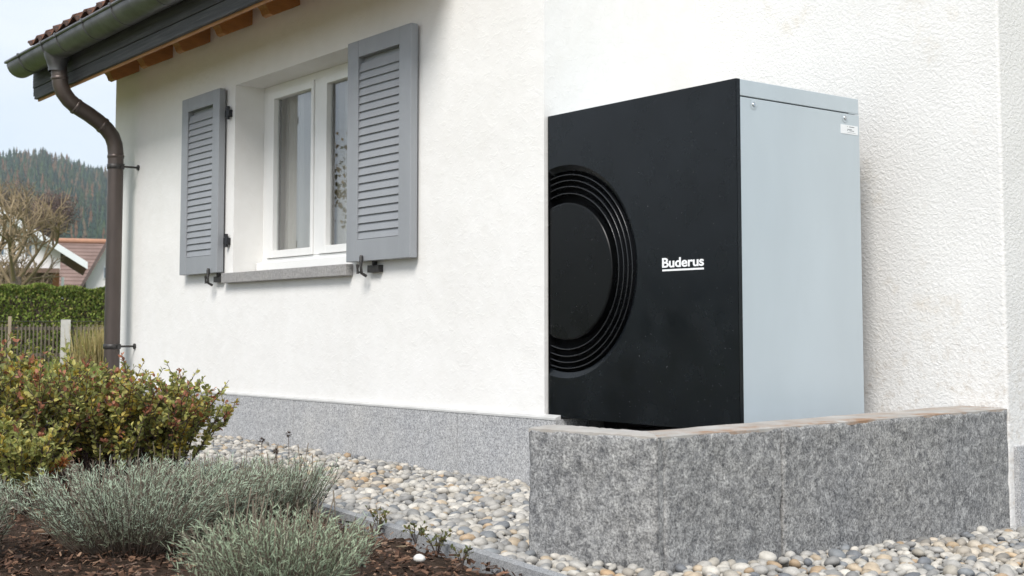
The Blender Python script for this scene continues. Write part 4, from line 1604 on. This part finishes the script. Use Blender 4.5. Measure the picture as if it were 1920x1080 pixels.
# weeds along the kerb
for k, (x, y, s, nl, lb) in enumerate(((-3.78, 2.50, 0.075, 60, 'green weed tuft leaning over the kerb beside the lavender'),
                                       (-4.02, 2.50, 0.09, 60, 'darker weed growing between lavender and kerb'),
                                       (-3.53, 2.42, 0.085, 70, 'spreading green weed in front of the kerb beside the pale dry leaf'),
                                       (-3.32, 2.37, 0.055, 36, 'small brownish weed close to the kerb joint'),
                                       (-3.42, 2.06, 0.05, 36, 'small grey-green seedling on open mulch'))):
    r = np.random.default_rng(300 + k)
    root = thing('weed', lb, 'weed', (x, y, 0), 'weeds along the kerb')
    paths, LT, LD = [], [], []
    for i in range(9):
        an = r.uniform(0, 2 * PI)
        tip = np.array([x + s * 0.8 * math.cos(an) * r.uniform(0.3, 1), y + s * 0.8 * math.sin(an) * r.uniform(0.3, 1), s * r.uniform(0.5, 1.1)])
        q = np.linspace(0, 1, 5)[:, None]
        p = np.array([x, y, -0.01]) * (1 - q) + tip * q
        p[:, 2] += 0.02 * np.sin(q[:, 0] * PI)
        paths.append(p)
        m = nl // 9
        tt = r.uniform(0.3, 1, m)[:, None]
        LT.append(p[0] * (1 - tt) + p[-1] * tt + np.array([0, 0, 0.02]) * np.sin(tt * PI))
        LD.append(r.normal(size=(m, 3)) + np.array([0, 0, 0.4]))
    V, F = stem_tubes(paths, [(0.0014, 0.0008)] * len(paths), 4)
    np_mesh('stems', V, F, None, True, 'shrub_bark', root)
    T, D = np.concatenate(LT), np.concatenate(LD)
    L_ = r.uniform(0.010, 0.020, len(T))
    A = frames(D, r.uniform(0, 6, len(T))) * np.stack([L_, L_, L_], 1)[:, None, :]
    pal = np.array([(0.13, 0.15, 0.05), (0.18, 0.19, 0.06), (0.20, 0.15, 0.06)]) if k < 4 else np.array([(0.24, 0.30, 0.22)] * 3)
    V, F, C = scatter(LEAF_V, LEAF_F, A, T, pal[r.integers(0, 3, len(T))] * r.uniform(0.7, 1.2, (len(T), 1)))
    tag(np_mesh('foliage', V, F, C, True, 'leaf', root), kind='stuff')

# ================================================================== BEYOND THE HOUSE: fence, hedge, houses, trees, hill
def far_axes():
    return HF, HR


FD = 26.0
fence = thing('paling_fence', 'low weathered brown paling fence with wires below the green hedge', 'fence', far(110, FD, 0))
r = np.random.default_rng(5)
pal0 = None
for k in range(78):
    px = -120 + k * 7.4
    c = far(px, FD, 0)
    w, h = 0.024, 0.80 + r.uniform(-0.03, 0.03)
    mb = MB()
    a_, b_ = c - HR * w / 2, c + HR * w / 2
    mb.prism([(a_.x, a_.y), (b_.x, b_.y), (b_.x + HF.x * .016, b_.y + HF.y * .016), (a_.x + HF.x * .016, a_.y + HF.y * .016)], -0.02, h)
    mb.build('paling', 'paling_wood', fence)
for z in (0.22, 0.72):
    a_, b_ = far(-120, FD + 0.03, z), far(458, FD + 0.03, z)
    mb = MB()
    mb.prism([(a_.x, a_.y), (b_.x, b_.y), (b_.x + HF.x * .03, b_.y + HF.y * .03), (a_.x + HF.x * .03, a_.y + HF.y * .03)], z - 0.03, z + 0.03)
    mb.build('rail', 'paling_wood', fence)
a_, b_ = far(-120, FD - 0.02, 0.855), far(458, FD - 0.02, 0.855)
MB().tube([a_, b_], 0.006, 6).build('wire', 'dark_iron', fence)
for px, w, h, mat, nm in ((125, 0.175, 0.89, 'post_concrete', 'concrete_post'), (20, 0.06, 0.95, 'post_wood', 'wooden_post'), (-90, 0.06, 0.95, 'post_wood', 'wooden_post')):
    c = far(px, FD - 0.12, 0)
    mb = MB()
    a_, b_ = c - HR * w / 2, c + HR * w / 2
    q = [(a_.x, a_.y), (b_.x, b_.y), (b_.x + HF.x * w * .6, b_.y + HF.y * w * .6), (a_.x + HF.x * w * .6, a_.y + HF.y * w * .6)]
    mb.prism(q, -0.03, h)
    mb.build(nm, mat, fence)


def leaf_mass(name, label, cat, centers, radii, n, size, pal, seed, trunk=None, group=None, mat='far_foliage', shell=0.55, base=None):
    """foliage made of many small leaf faces spread through ellipsoids"""
    r = np.random.default_rng(seed)
    root = thing(name, label, cat, base if base is not None else (centers[0][0], centers[0][1], 0), group)
    T, C, D = [], [], []
    vol = np.array([np.prod(q) ** (2 / 3) for q in radii])
    for c, q, w in zip(centers, radii, vol / vol.sum()):
        m = int(n * w)
        d = unit(r.normal(size=(m, 3)))
        rad = r.uniform(shell, 1.0, (m, 1)) ** 0.8 * (1 + 0.12 * np.sin(d[:, :1] * 9 + d[:, 1:2] * 7))
        T.append(np.array(c) + d * rad * np.array(q))
        D.append(d + r.normal(0, 0.7, (m, 3)))
        C.append(pal[r.integers(0, len(pal), m)] * r.uniform(0.75, 1.25, (m, 1)))
    T, D, C = np.concatenate(T), np.concatenate(D), np.concatenate(C)
    keep = T[:, 2] > -0.05
    T, D, C = T[keep], D[keep], C[keep]
    S = size * r.uniform(0.6, 1.3, len(T))
    A = frames(D, r.uniform(0, 6.28, len(T))) * np.stack([S, S, S], 1)[:, None, :]
    V, F, C = scatter(QUAD_V, QUAD_F, A, T, C)
    tag(np_mesh('crown', V, F, C, False, mat, root), kind='stuff')
    if trunk:
        V, F = stem_tubes(trunk[0], trunk[1], 6)
        np_mesh('trunk', V, F, None, True, 'bark', root)
    return root


def hedge(name, label, p0, p1, thick, height, n, size, pal, seed):
    r = np.random.default_rng(seed)
    p0, p1 = np.array(p0[:2]), np.array(p1[:2])
    root = thing(name, label, 'hedge', ((p0 + p1) / 2).tolist() + [0])
    d = (p1 - p0)
    L = np.linalg.norm(d)
    d = d / L
    nrm = np.array([-d[1], d[0]])
    s = r.uniform(0, L, n)
    u = r.uniform(-1, 1, n)
    v = r.uniform(0, 1, n)
    face = r.random(n)
    u = np.where(face < 0.62, np.sign(u) * (1 - 0.25 * r.random(n) ** 2), u)
    v = np.where(face >= 0.62, 1 - 0.12 * r.random(n) ** 2, v)
    bulge = 1 + 0.06 * np.sin(s * 3.1) + 0.05 * np.sin(s * 7.3 + v * 5)
    hh = height * (1 + 0.025 * np.sin(s * 2.2) + 0.02 * np.sin(s * 9))
    T = np.stack([p0[0] + d[0] * s + nrm[0] * u * thick / 2 * bulge, p0[1] + d[1] * s + nrm[1] * u * thick / 2 * bulge, v * hh], 1)
    D = np.stack([nrm[0] * u, nrm[1] * u, 0.5 + v], 1) + r.normal(0, 0.8, (n, 3))
    C = pal[r.integers(0, len(pal), n)] * r.uniform(0.7, 1.3, (n, 1))
    S = size * r.uniform(0.6, 1.3, n)
    A = frames(D, r.uniform(0, 6.28, n)) * np.stack([S * .7, S, S], 1)[:, None, :]
    V, F, C = scatter(QUAD_V, QUAD_F, A, T, C)
    tag(np_mesh('foliage', V, F, C, False, 'far_foliage', root), kind='stuff')
    q = 0.40
    a_, b_ = p0, p1
    MB().prism([tuple(a_ - nrm * thick * q), tuple(b_ - nrm * thick * q), tuple(b_ + nrm * thick * q), tuple(a_ + nrm * thick * q)][::1], -0.05, height * 0.86).build('inner_growth', 'shrub_bark', root)
    return root


HP = np.array([(0.10, 0.135, 0.028), (0.14, 0.18, 0.04), (0.20, 0.23, 0.06), (0.08, 0.11, 0.025), (0.17, 0.16, 0.05)])
hedge('hedge', 'clipped green garden hedge behind the paling fence', far(-260, 31), far(620, 31), 1.2, 1.62, 76000, 0.060, HP * 1.65, 31)

# dry ornamental grass by the fence
r = np.random.default_rng(44)
c = far(178, FD - 1.0, 0)
n = 420
an = r.uniform(0, 2 * PI, n)
D = np.stack([np.cos(an) * r.uniform(0, .45, n), np.sin(an) * r.uniform(0, .45, n), np.ones(n)], 1)
S = np.stack([r.uniform(.012, .02, n), r.uniform(.4, .95, n), r.uniform(.4, .95, n)], 1)
A = frames(D, r.uniform(0, 6, n)) * S[:, None, :]
T = np.stack([c.x + r.normal(0, .16, n), c.y + r.normal(0, .16, n), np.zeros(n) - .03], 1)
pal = np.array([(0.42, 0.33, 0.14), (0.34, 0.27, 0.12), (0.30, 0.30, 0.10), (0.48, 0.40, 0.20)])
V, F, C = scatter(BLADE_V, BLADE_F, A, T, pal[r.integers(0, 4, n)])
o = np_mesh('ornamental_grass', V, F, C, False, 'far_foliage')
tag(o, 'clump of straw-yellow grass in front of the paling fence', 'grass')

# rough lawn blades in front of the fence
n = 26000
dep = r.uniform(12.5, 27, n)
pxs = r.uniform(-220, 460, n)
s_ = np.array([fu(a_, b_) for a_, b_ in zip(pxs, dep)])
T = np.stack([HF.x * dep + HR.x * s_, HF.y * dep + HR.y * s_, np.full(n, -0.03)], 1)
D = np.stack([r.normal(0, .35, n), r.normal(0, .35, n), np.ones(n)], 1)
S = np.stack([r.uniform(.012, .022, n), r.uniform(.05, .14, n), r.uniform(.05, .14, n)], 1)
A = frames(D, r.uniform(0, 6, n)) * S[:, None, :]
pal = np.array([(0.17, 0.23, 0.05), (0.13, 0.19, 0.04), (0.24, 0.27, 0.08), (0.27, 0.24, 0.10)])
V, F, C = scatter(BLADE_V, BLADE_F, A, T, pal[r.integers(0, 4, n)] * r.uniform(.8, 1.2, (n, 1)))
tag(np_mesh('lawn_grass', V, F, C, False, 'far_foliage'), 'rough green lawn grass in front of the fence', 'grass', kind='stuff')


# ---- neighbouring houses, axis-aligned to the view
class FarMB(MB):
    """coordinates (sideways u, depth d, z) turned into the world"""
    def conv(self):
        self.v = [tuple(HF * d + HR * u + Vector((0, 0, z))) for u, d, z in self.v]
        return self

    def build(self, *a, **k):
        self.conv()
        return super().build(*a, **k)


# house with the white gable
D1 = 55.0
k1 = D1 / FPX
hA = thing('gabled_house', 'white gabled house with pale barge boards behind the bare tree', 'house', far(0, D1, 0))
ua, ub = fu(-412, D1), fu(112, D1)
um = fu(-150, D1)
ze = far_z(478, D1)
zr = far_z(318, D1)
eu = fu(163, D1)
sl_ = (zr - far_z(500, D1)) / (eu - um)
zmid = far_z(506, D1)
FarMB().add([(ua, D1, zmid), (ub, D1, zmid), (ub, D1, zr - sl_ * (ub - um)), (um, D1, zr - 0.05), (ua, D1, zr - sl_ * (ub - um)),
             (ub, D1 + 9, zmid), (ub, D1 + 9, zr - sl_ * (ub - um))], [(0, 1, 2, 3, 4), (1, 5, 6, 2)]).build('upper_wall', 'far_white_wall', hA)
FarMB().box(ua + .05, ub - .28, D1 + 0.25, D1 + 8.9, -0.1, zmid - 0.002).build('lower_wall', 'far_brown_wood', hA)
FarMB().box(ub - .28, ub - .02, D1 + 0.2, D1 + 8.9, -0.1, zmid - 0.002).build('lit_wall_strip', 'far_wood_lit', hA)  # light on the end of the wooden wall, put into a brighter orange
FarMB().box(ua, ub - .02, D1 - 0.9, D1 - 0.002, zmid - 0.16, zmid + 0.02).build('balcony_floor', 'far_brown_wood', hA)
FarMB().box(ub + 0.05, ub + 0.16, D1 - 0.2, D1 - 0.09, -0.1, zmid - 0.3).build('rain_pipe', 'far_white_board', hA)
th = 0.28
for s_ in (1, -1):
    o_ = FarMB()
    e_ = um + s_ * (eu - um)
    ze_ = far_z(500, D1)
    o_.add([(um, D1 - 0.6, zr), (e_, D1 - 0.6, ze_), (e_, D1 + 9.5, ze_), (um, D1 + 9.5, zr),
            (um, D1 - 0.6, zr + th), (e_, D1 - 0.6, ze_ + th * .5), (e_, D1 + 9.5, ze_ + th * .5), (um, D1 + 9.5, zr + th)],
           [(0, 1, 2, 3), (4, 7, 6, 5), (0, 4, 5, 1), (1, 5, 6, 2), (2, 6, 7, 3)])
    rf = o_.build('roof', 'far_roof_tile', hA)
    o_ = FarMB()
    o_.add([(um, D1 - 0.66, zr - .12), (e_, D1 - 0.66, ze_ - .12), (e_, D1 - 0.66, ze_ + .17), (um, D1 - 0.66, zr + .17),
            (um, D1 - 0.601, zr - .12), (e_, D1 - 0.601, ze_ - .12), (e_, D1 - 0.601, ze_ + .17), (um, D1 - 0.601, zr + .17)], [(0, 1, 2, 3), (0, 4, 5, 1), (1, 5, 6, 2), (3, 2, 6, 7)])
    o_.build('barge_board', 'far_white_board', rf)
for pa, pb, ya, yb in ((-6, 8, 452, 482), (44, 60, 455, 484), (-90, -60, 440, 482)):
    w_ = FarMB().box(fu(pa, D1), fu(pb, D1), D1 - 0.03, D1 + 0.02, far_z(yb, D1), far_z(ya, D1)).build('window', 'far_white_board', hA)
    FarMB().box(fu(pa, D1) + .06, fu(pb, D1) - .06, D1 - 0.05, D1 - 0.031, far_z(yb, D1) + .06, far_z(ya, D1) - .06).build('pane', 'far_glass', w_)

# house with the broad red-brown roof
D2 = 78.0
hB = thing('tiled_house', 'house with broad red-brown tiled roof behind the white gable', 'house', far(160, D2, 0))
u0, u1 = fu(92, D2), fu(330, D2)
zr, zb = far_z(443, D2), far_z(555, D2)
rb_ = FarMB().add([(u0 - 1.3, D2, zb), (u1, D2, zb), (u1, D2 + 4.6, zr), (u0, D2 + 4.6, zr), (u0 - 1.3, D2 + 9.2, zb), (u1, D2 + 9.2, zb)], [(0, 1, 2, 3), (3, 2, 5, 4), (0, 3, 4)]).build('roof', 'far_roof_tile', hB)
FarMB().tube([(u0, D2 + 4.55, zr + .03), (u1, D2 + 4.55, zr + .03)], 0.17, 8).build('ridge', 'ridge_tile', rb_)
for q in range(1, 15):                       # courses of tiles stand proud of one another
    f_ = q / 15
    FarMB().box(u0 - 1.25 * (1 - f_), u1 - .1, D2 + 4.6 * f_ - 0.03, D2 + 4.6 * f_ + 0.02, zb + (zr - zb) * f_ - .02, zb + (zr - zb) * f_ + .035).build('tile_course', 'far_roof_tile', rb_)
FarMB().box(u0 + .2, u1 - .3, D2 + .9, D2 + 8.3, -0.1, zb + .5).build('wall', 'far_white_wall', hB)

# white gable with a dark verge, half hidden by the downpipe
D3 = 66.0
hC = thing('white_house', 'white house gable with dark verge half hidden by the downpipe', 'house', far(190, D3, 0))
ax, az_ = fu(252, D3), far_z(360, D3)
ex_, ez_ = fu(150, D3), far_z(548, D3)
sl3 = (az_ - ez_) / (ax - ex_)
wl, wr = fu(161, D3), 2 * ax - fu(161, D3)
FarMB().add([(wl, D3, -.1), (wr, D3, -.1), (wr, D3, az_ - sl3 * (ax - wl)), (ax, D3, az_ - .1), (wl, D3, az_ - sl3 * (ax - wl)), (wl, D3 + 8, -.1), (wl, D3 + 8, az_ - sl3 * (ax - wl))], [(0, 1, 2, 3, 4), (0, 4, 6, 5)]).build('wall', 'far_white_wall', hC)
for s_ in (1, -1):
    e_ = ax + s_ * (ax - ex_) * -1
    o_ = FarMB()
    o_.add([(ax, D3 - .5, az_), (e_, D3 - .5, ez_), (e_, D3 + 8, ez_), (ax, D3 + 8, az_), (ax, D3 - .5, az_ + .3), (e_, D3 - .5, ez_ + .3), (e_, D3 + 8, ez_ + .3), (ax, D3 + 8, az_ + .3)],
           [(0, 1, 2, 3), (4, 7, 6, 5), (0, 4, 5, 1), (1, 5, 6, 2)])
    o_.build('roof', 'far_dark_board', hC)
w_ = FarMB().box(fu(193, D3), fu(203, D3), D3 - .05, D3 + .02, far_z(522, D3), far_z(499, D3)).build('window', 'far_white_board', hC)
FarMB().box(fu(193, D3) + .05, fu(203, D3) - .05, D3 - .07, D3 - .051, far_z(522, D3) + .05, far_z(499, D3) - .05).build('pane', 'far_glass', w_)


# ---- bare garden tree with mossy twigs
def bare_tree(name, label, base, height, spread, seed, col_t, group=None, levels=(4, 4, 4, 4)):
    r = np.random.default_rng(seed)
    root = thing(name, label, 'tree', tuple(base), group)
    trunk_p, limb_p, trunk_r, limb_r = [], [], [], []

    def grow(p, d, L, rad, lev):
        n = 5
        q = np.linspace(0, 1, n)[:, None]
        bend = r.normal(0, 0.16, 3)
        bend[2] += 0.22
        path = p + d * L * q + bend * L * q ** 2 * 0.5
        if lev == 0:
            trunk_p.append(path); trunk_r.append((rad, rad * 0.7))
        else:
            limb_p.append(path); limb_r.append((rad, rad * 0.45))
        if lev >= len(levels):
            return
        for k in range(levels[lev]):
            f = r.uniform(0.45, 1.0) if lev else r.uniform(0.6, 1.0)
            i0 = min(int(f * (n - 1)), n - 2)
            s = path[i0] + (path[i0 + 1] - path[i0]) * (f * (n - 1) - i0)
            dd = unit((path[-1] - path[0])[None])[0]
            an = r.normal(size=3)
            an -= dd * an.dot(dd)
            an = an / np.linalg.norm(an)
            nd_ = unit((dd * r.uniform(0.45, 0.95) + an * r.uniform(0.55, 1.0) * spread + np.array([0, 0, 0.18]))[None])[0]
            grow(s, nd_, L * r.uniform(0.50, 0.74), rad * 0.58, lev + 1)

    b = np.array(base[:])
    for k in range(3):
        d = unit(np.array([[r.normal(0, .3), r.normal(0, .3), 1.0]]))[0]
        grow(b + np.array([r.normal(0, .1), r.normal(0, .1), -.05]), d, height * 0.38, height * 0.02, 0)
    V, F = stem_tubes(trunk_p, trunk_r, 7)
    np_mesh('trunk', V, F, None, True, 'bark', root)
    V, F = stem_tubes(limb_p, limb_r, 3)
    C = np.tile(np.array(col_t), (len(V), 1)) * (0.7 + 0.6 * r.random((len(V), 1)))
    tag(np_mesh('crown', V, F, C, True, 'far_foliage', root), kind='stuff')
    return root


bare_tree('bare_tree', 'bare lichen-yellow garden tree behind the hedge', far(30, 37, 0), 6.0, 0.95, 61, (0.36, 0.28, 0.175))
bare_tree('bare_tree', 'second smaller bare tree at the frame edge beside the lichen-yellow one', far(-35, 40, 0), 4.0, 0.9, 62, (0.30, 0.23, 0.15), levels=(4, 4, 3, 3))

# round purple-brown bare trees further off
for k, (px, dd_, py, rad, lb) in enumerate(((100, 150, 396, 2.6, 'round purplish bare tree standing below the forest'), (25, 160, 385, 3.2, 'wide brownish bare tree left of the purplish one'))):
    c = far(px, dd_, far_z(py, dd_))
    tr_ = [np.array([(c.x, c.y, 0), (c.x, c.y, c.z * .6), (c.x, c.y, c.z)])]
    pal = np.array([(0.19, 0.125, 0.11), (0.15, 0.10, 0.09), (0.22, 0.16, 0.125)]) if k == 0 else np.array([(0.21, 0.16, 0.12), (0.25, 0.20, 0.13), (0.17, 0.13, 0.11)])
    leaf_mass('far_tree', lb, 'tree', [(c.x, c.y, c.z), (c.x - 1.5, c.y, c.z - 1.2)], [(rad, rad, rad * .9), (rad * .8, rad * .8, rad * .7)], 14000, 0.12, pal, 70 + k, (tr_, [(0.2, 0.1)]), base=(c.x, c.y, 0), shell=0.1)

# ---- wooded hill
def ridge_z(px):
    return 127.0 + 4 * math.sin(px * 0.021 + 0.4) - 0.060 * max(0, px - 90) + 0.02 * min(0, px)


HN = 48
Vh, Fh = [], []
rows = [(240, -0.5), (330, 3.5), (450, 15), (600, 41), (750, 72), (900, 102), (1050, 105), (1300, 50)]
for d, z in rows:
    for i in range(HN):
        px = -700 + 1300 * i / (HN - 1)
        p = far(px, d, 0)
        f = ridge_z(px) / 127.0
        Vh.append((p.x, p.y, z * f + (2.5 * math.sin(i * 1.7 + d * .01) if d > 300 else 0) - 0.3))
for j in range(len(rows) - 1):
    for i in range(HN - 1):
        Fh.append((j * HN + i, j * HN + i + 1, (j + 1) * HN + i + 1, (j + 1) * HN + i))
tag(np_mesh('hill', Vh, Fh, None, True, 'hill_ground'), kind='structure')
# conifer template: stacked skirts with ragged rims
tv, tf = [], []
rr_ = np.random.default_rng(3)
for k in range(6):
    z0, z1 = k / 6.5, (k + 1.9) / 7.0 if k < 5 else 1.0
    rad = 0.19 * (1 - k / 6.6)
    b = len(tv)
    ns = 9
    for q in range(ns):
        an = 2 * PI * q / ns + k
        rd = rad * (1.0 if q % 2 else 0.62) * rr_.uniform(.85, 1.15)
        tv.append((rd * math.cos(an), rd * math.sin(an), z0 + 0.03 * rr_.random() + (0 if q % 2 else 0.03)))
    tv.append((0, 0, z1))
    tf += [(b + q, b + (q + 1) % ns, b + ns) for q in range(ns)]
CTV, CTF = np.array(tv), np.array(tf)
r = np.random.default_rng(9)
n = 5200
dep = r.uniform(480, 960, n)
pxs = r.uniform(-420, 420, n)
zs = np.interp(dep, [q[0] for q in rows], [q[1] for q in rows]) * np.array([ridge_z(p) for p in pxs]) / 127.0 - 1.5
s_ = np.array([fu(a_, b_) for a_, b_ in zip(pxs, dep)])
T = np.stack([HF.x * dep + HR.x * s_, HF.y * dep + HR.y * s_, zs], 1)
hgt = r.uniform(10, 18, n)
wd = hgt * r.uniform(0.9, 1.5, n)
A = np.zeros((n, 3, 3))
ca, sa = np.cos(r.uniform(0, 6.28, n)), np.sin(r.uniform(0, 6.28, n))
ca, sa = ca, np.sqrt(1 - ca ** 2)
A[:, 0, 0], A[:, 0, 1], A[:, 1, 0], A[:, 1, 1], A[:, 2, 2] = ca * wd, -sa * wd, sa * wd, ca * wd, hgt
pal = np.array([(0.040, 0.078, 0.050), (0.030, 0.060, 0.044), (0.055, 0.092, 0.052), (0.066, 0.10, 0.048), (0.19, 0.11, 0.06), (0.15, 0.115, 0.07)])
patch = np.sin(pxs * .035 + dep * .011) + np.sin(dep * .023 + 1)
pr = r.random(n)
ci = np.where(pr < 0.78 - 0.12 * (patch > 0.8), r.integers(0, 4, n), r.integers(4, 6, n))
V, F, C = scatter(CTV, CTF, A, T, pal[ci] * r.uniform(.75, 1.25, (n, 1)))
tag(np_mesh('hill_forest', V, F, C, False, 'far_foliage'), 'dark conifer forest with brown larches covering the far hill', 'forest', kind='stuff')

# ---- the garden opposite, seen only as a reflection in the window and the black panel
GP = np.array([(0.05, 0.07, 0.02), (0.07, 0.09, 0.025), (0.10, 0.10, 0.035), (0.04, 0.055, 0.018)])
hedge('tall_hedge', 'tall dark hedge across the garden, mirrored in the window glass', (-46, -4), (-6, -38), 2.5, 2.2, 26000, 0.22, GP, 81)
AP = np.array([(0.24, 0.15, 0.04), (0.18, 0.14, 0.04), (0.12, 0.12, 0.035), (0.30, 0.19, 0.05)])
for k, (x, y, h, rad, lb) in enumerate(((-23.3, -6.3, 4.0, 1.25, 'autumn-leaved garden tree mirrored in the half-hidden casement'),
                                        (-27.5, -15.5, 4.4, 2.6, 'rounded autumn tree across the garden before the tall hedge'),
                                        (-19, -19.5, 4.0, 2.4, 'smaller rounded autumn tree across the garden'))):
    tr_ = [np.array([(x, y, 0), (x + .1, y, h * .4), (x, y + .1, h * .8)])]
    leaf_mass('garden_tree', lb, 'tree', [(x, y, h), (x + rad * .5, y + .4, h - .6), (x - rad * .5, y - .3, h - .5)], [(rad, rad, rad * .9), (rad * .7,) * 3, (rad * .7,) * 3], 1500, 0.075, AP, 90 + k, (tr_, [(0.13, 0.05)]), 'garden trees opposite the house', base=(x, y, 0), shell=0.15)

# ---- the air: pale haze round the whole place
hz = bpy.data.materials.new('haze_air')
hz.use_nodes = True
t = hz.node_tree
t.nodes.clear()
o_ = t.nodes.new('ShaderNodeOutputMaterial')
pv = t.nodes.new('ShaderNodeVolumePrincipled')
pv.inputs['Color'].default_value = (0.86, 0.92, 1.0, 1)
pv.inputs['Density'].default_value = 0.00023
t.links.new(pv.outputs[0], o_.inputs['Volume'])
hb = MB().box(-1500, 600, -1000, 1000, -2.0, 165.0).build('haze', hz)
tag(hb, 'thin pale blue haze in the air before the far hill', 'haze', kind='stuff')
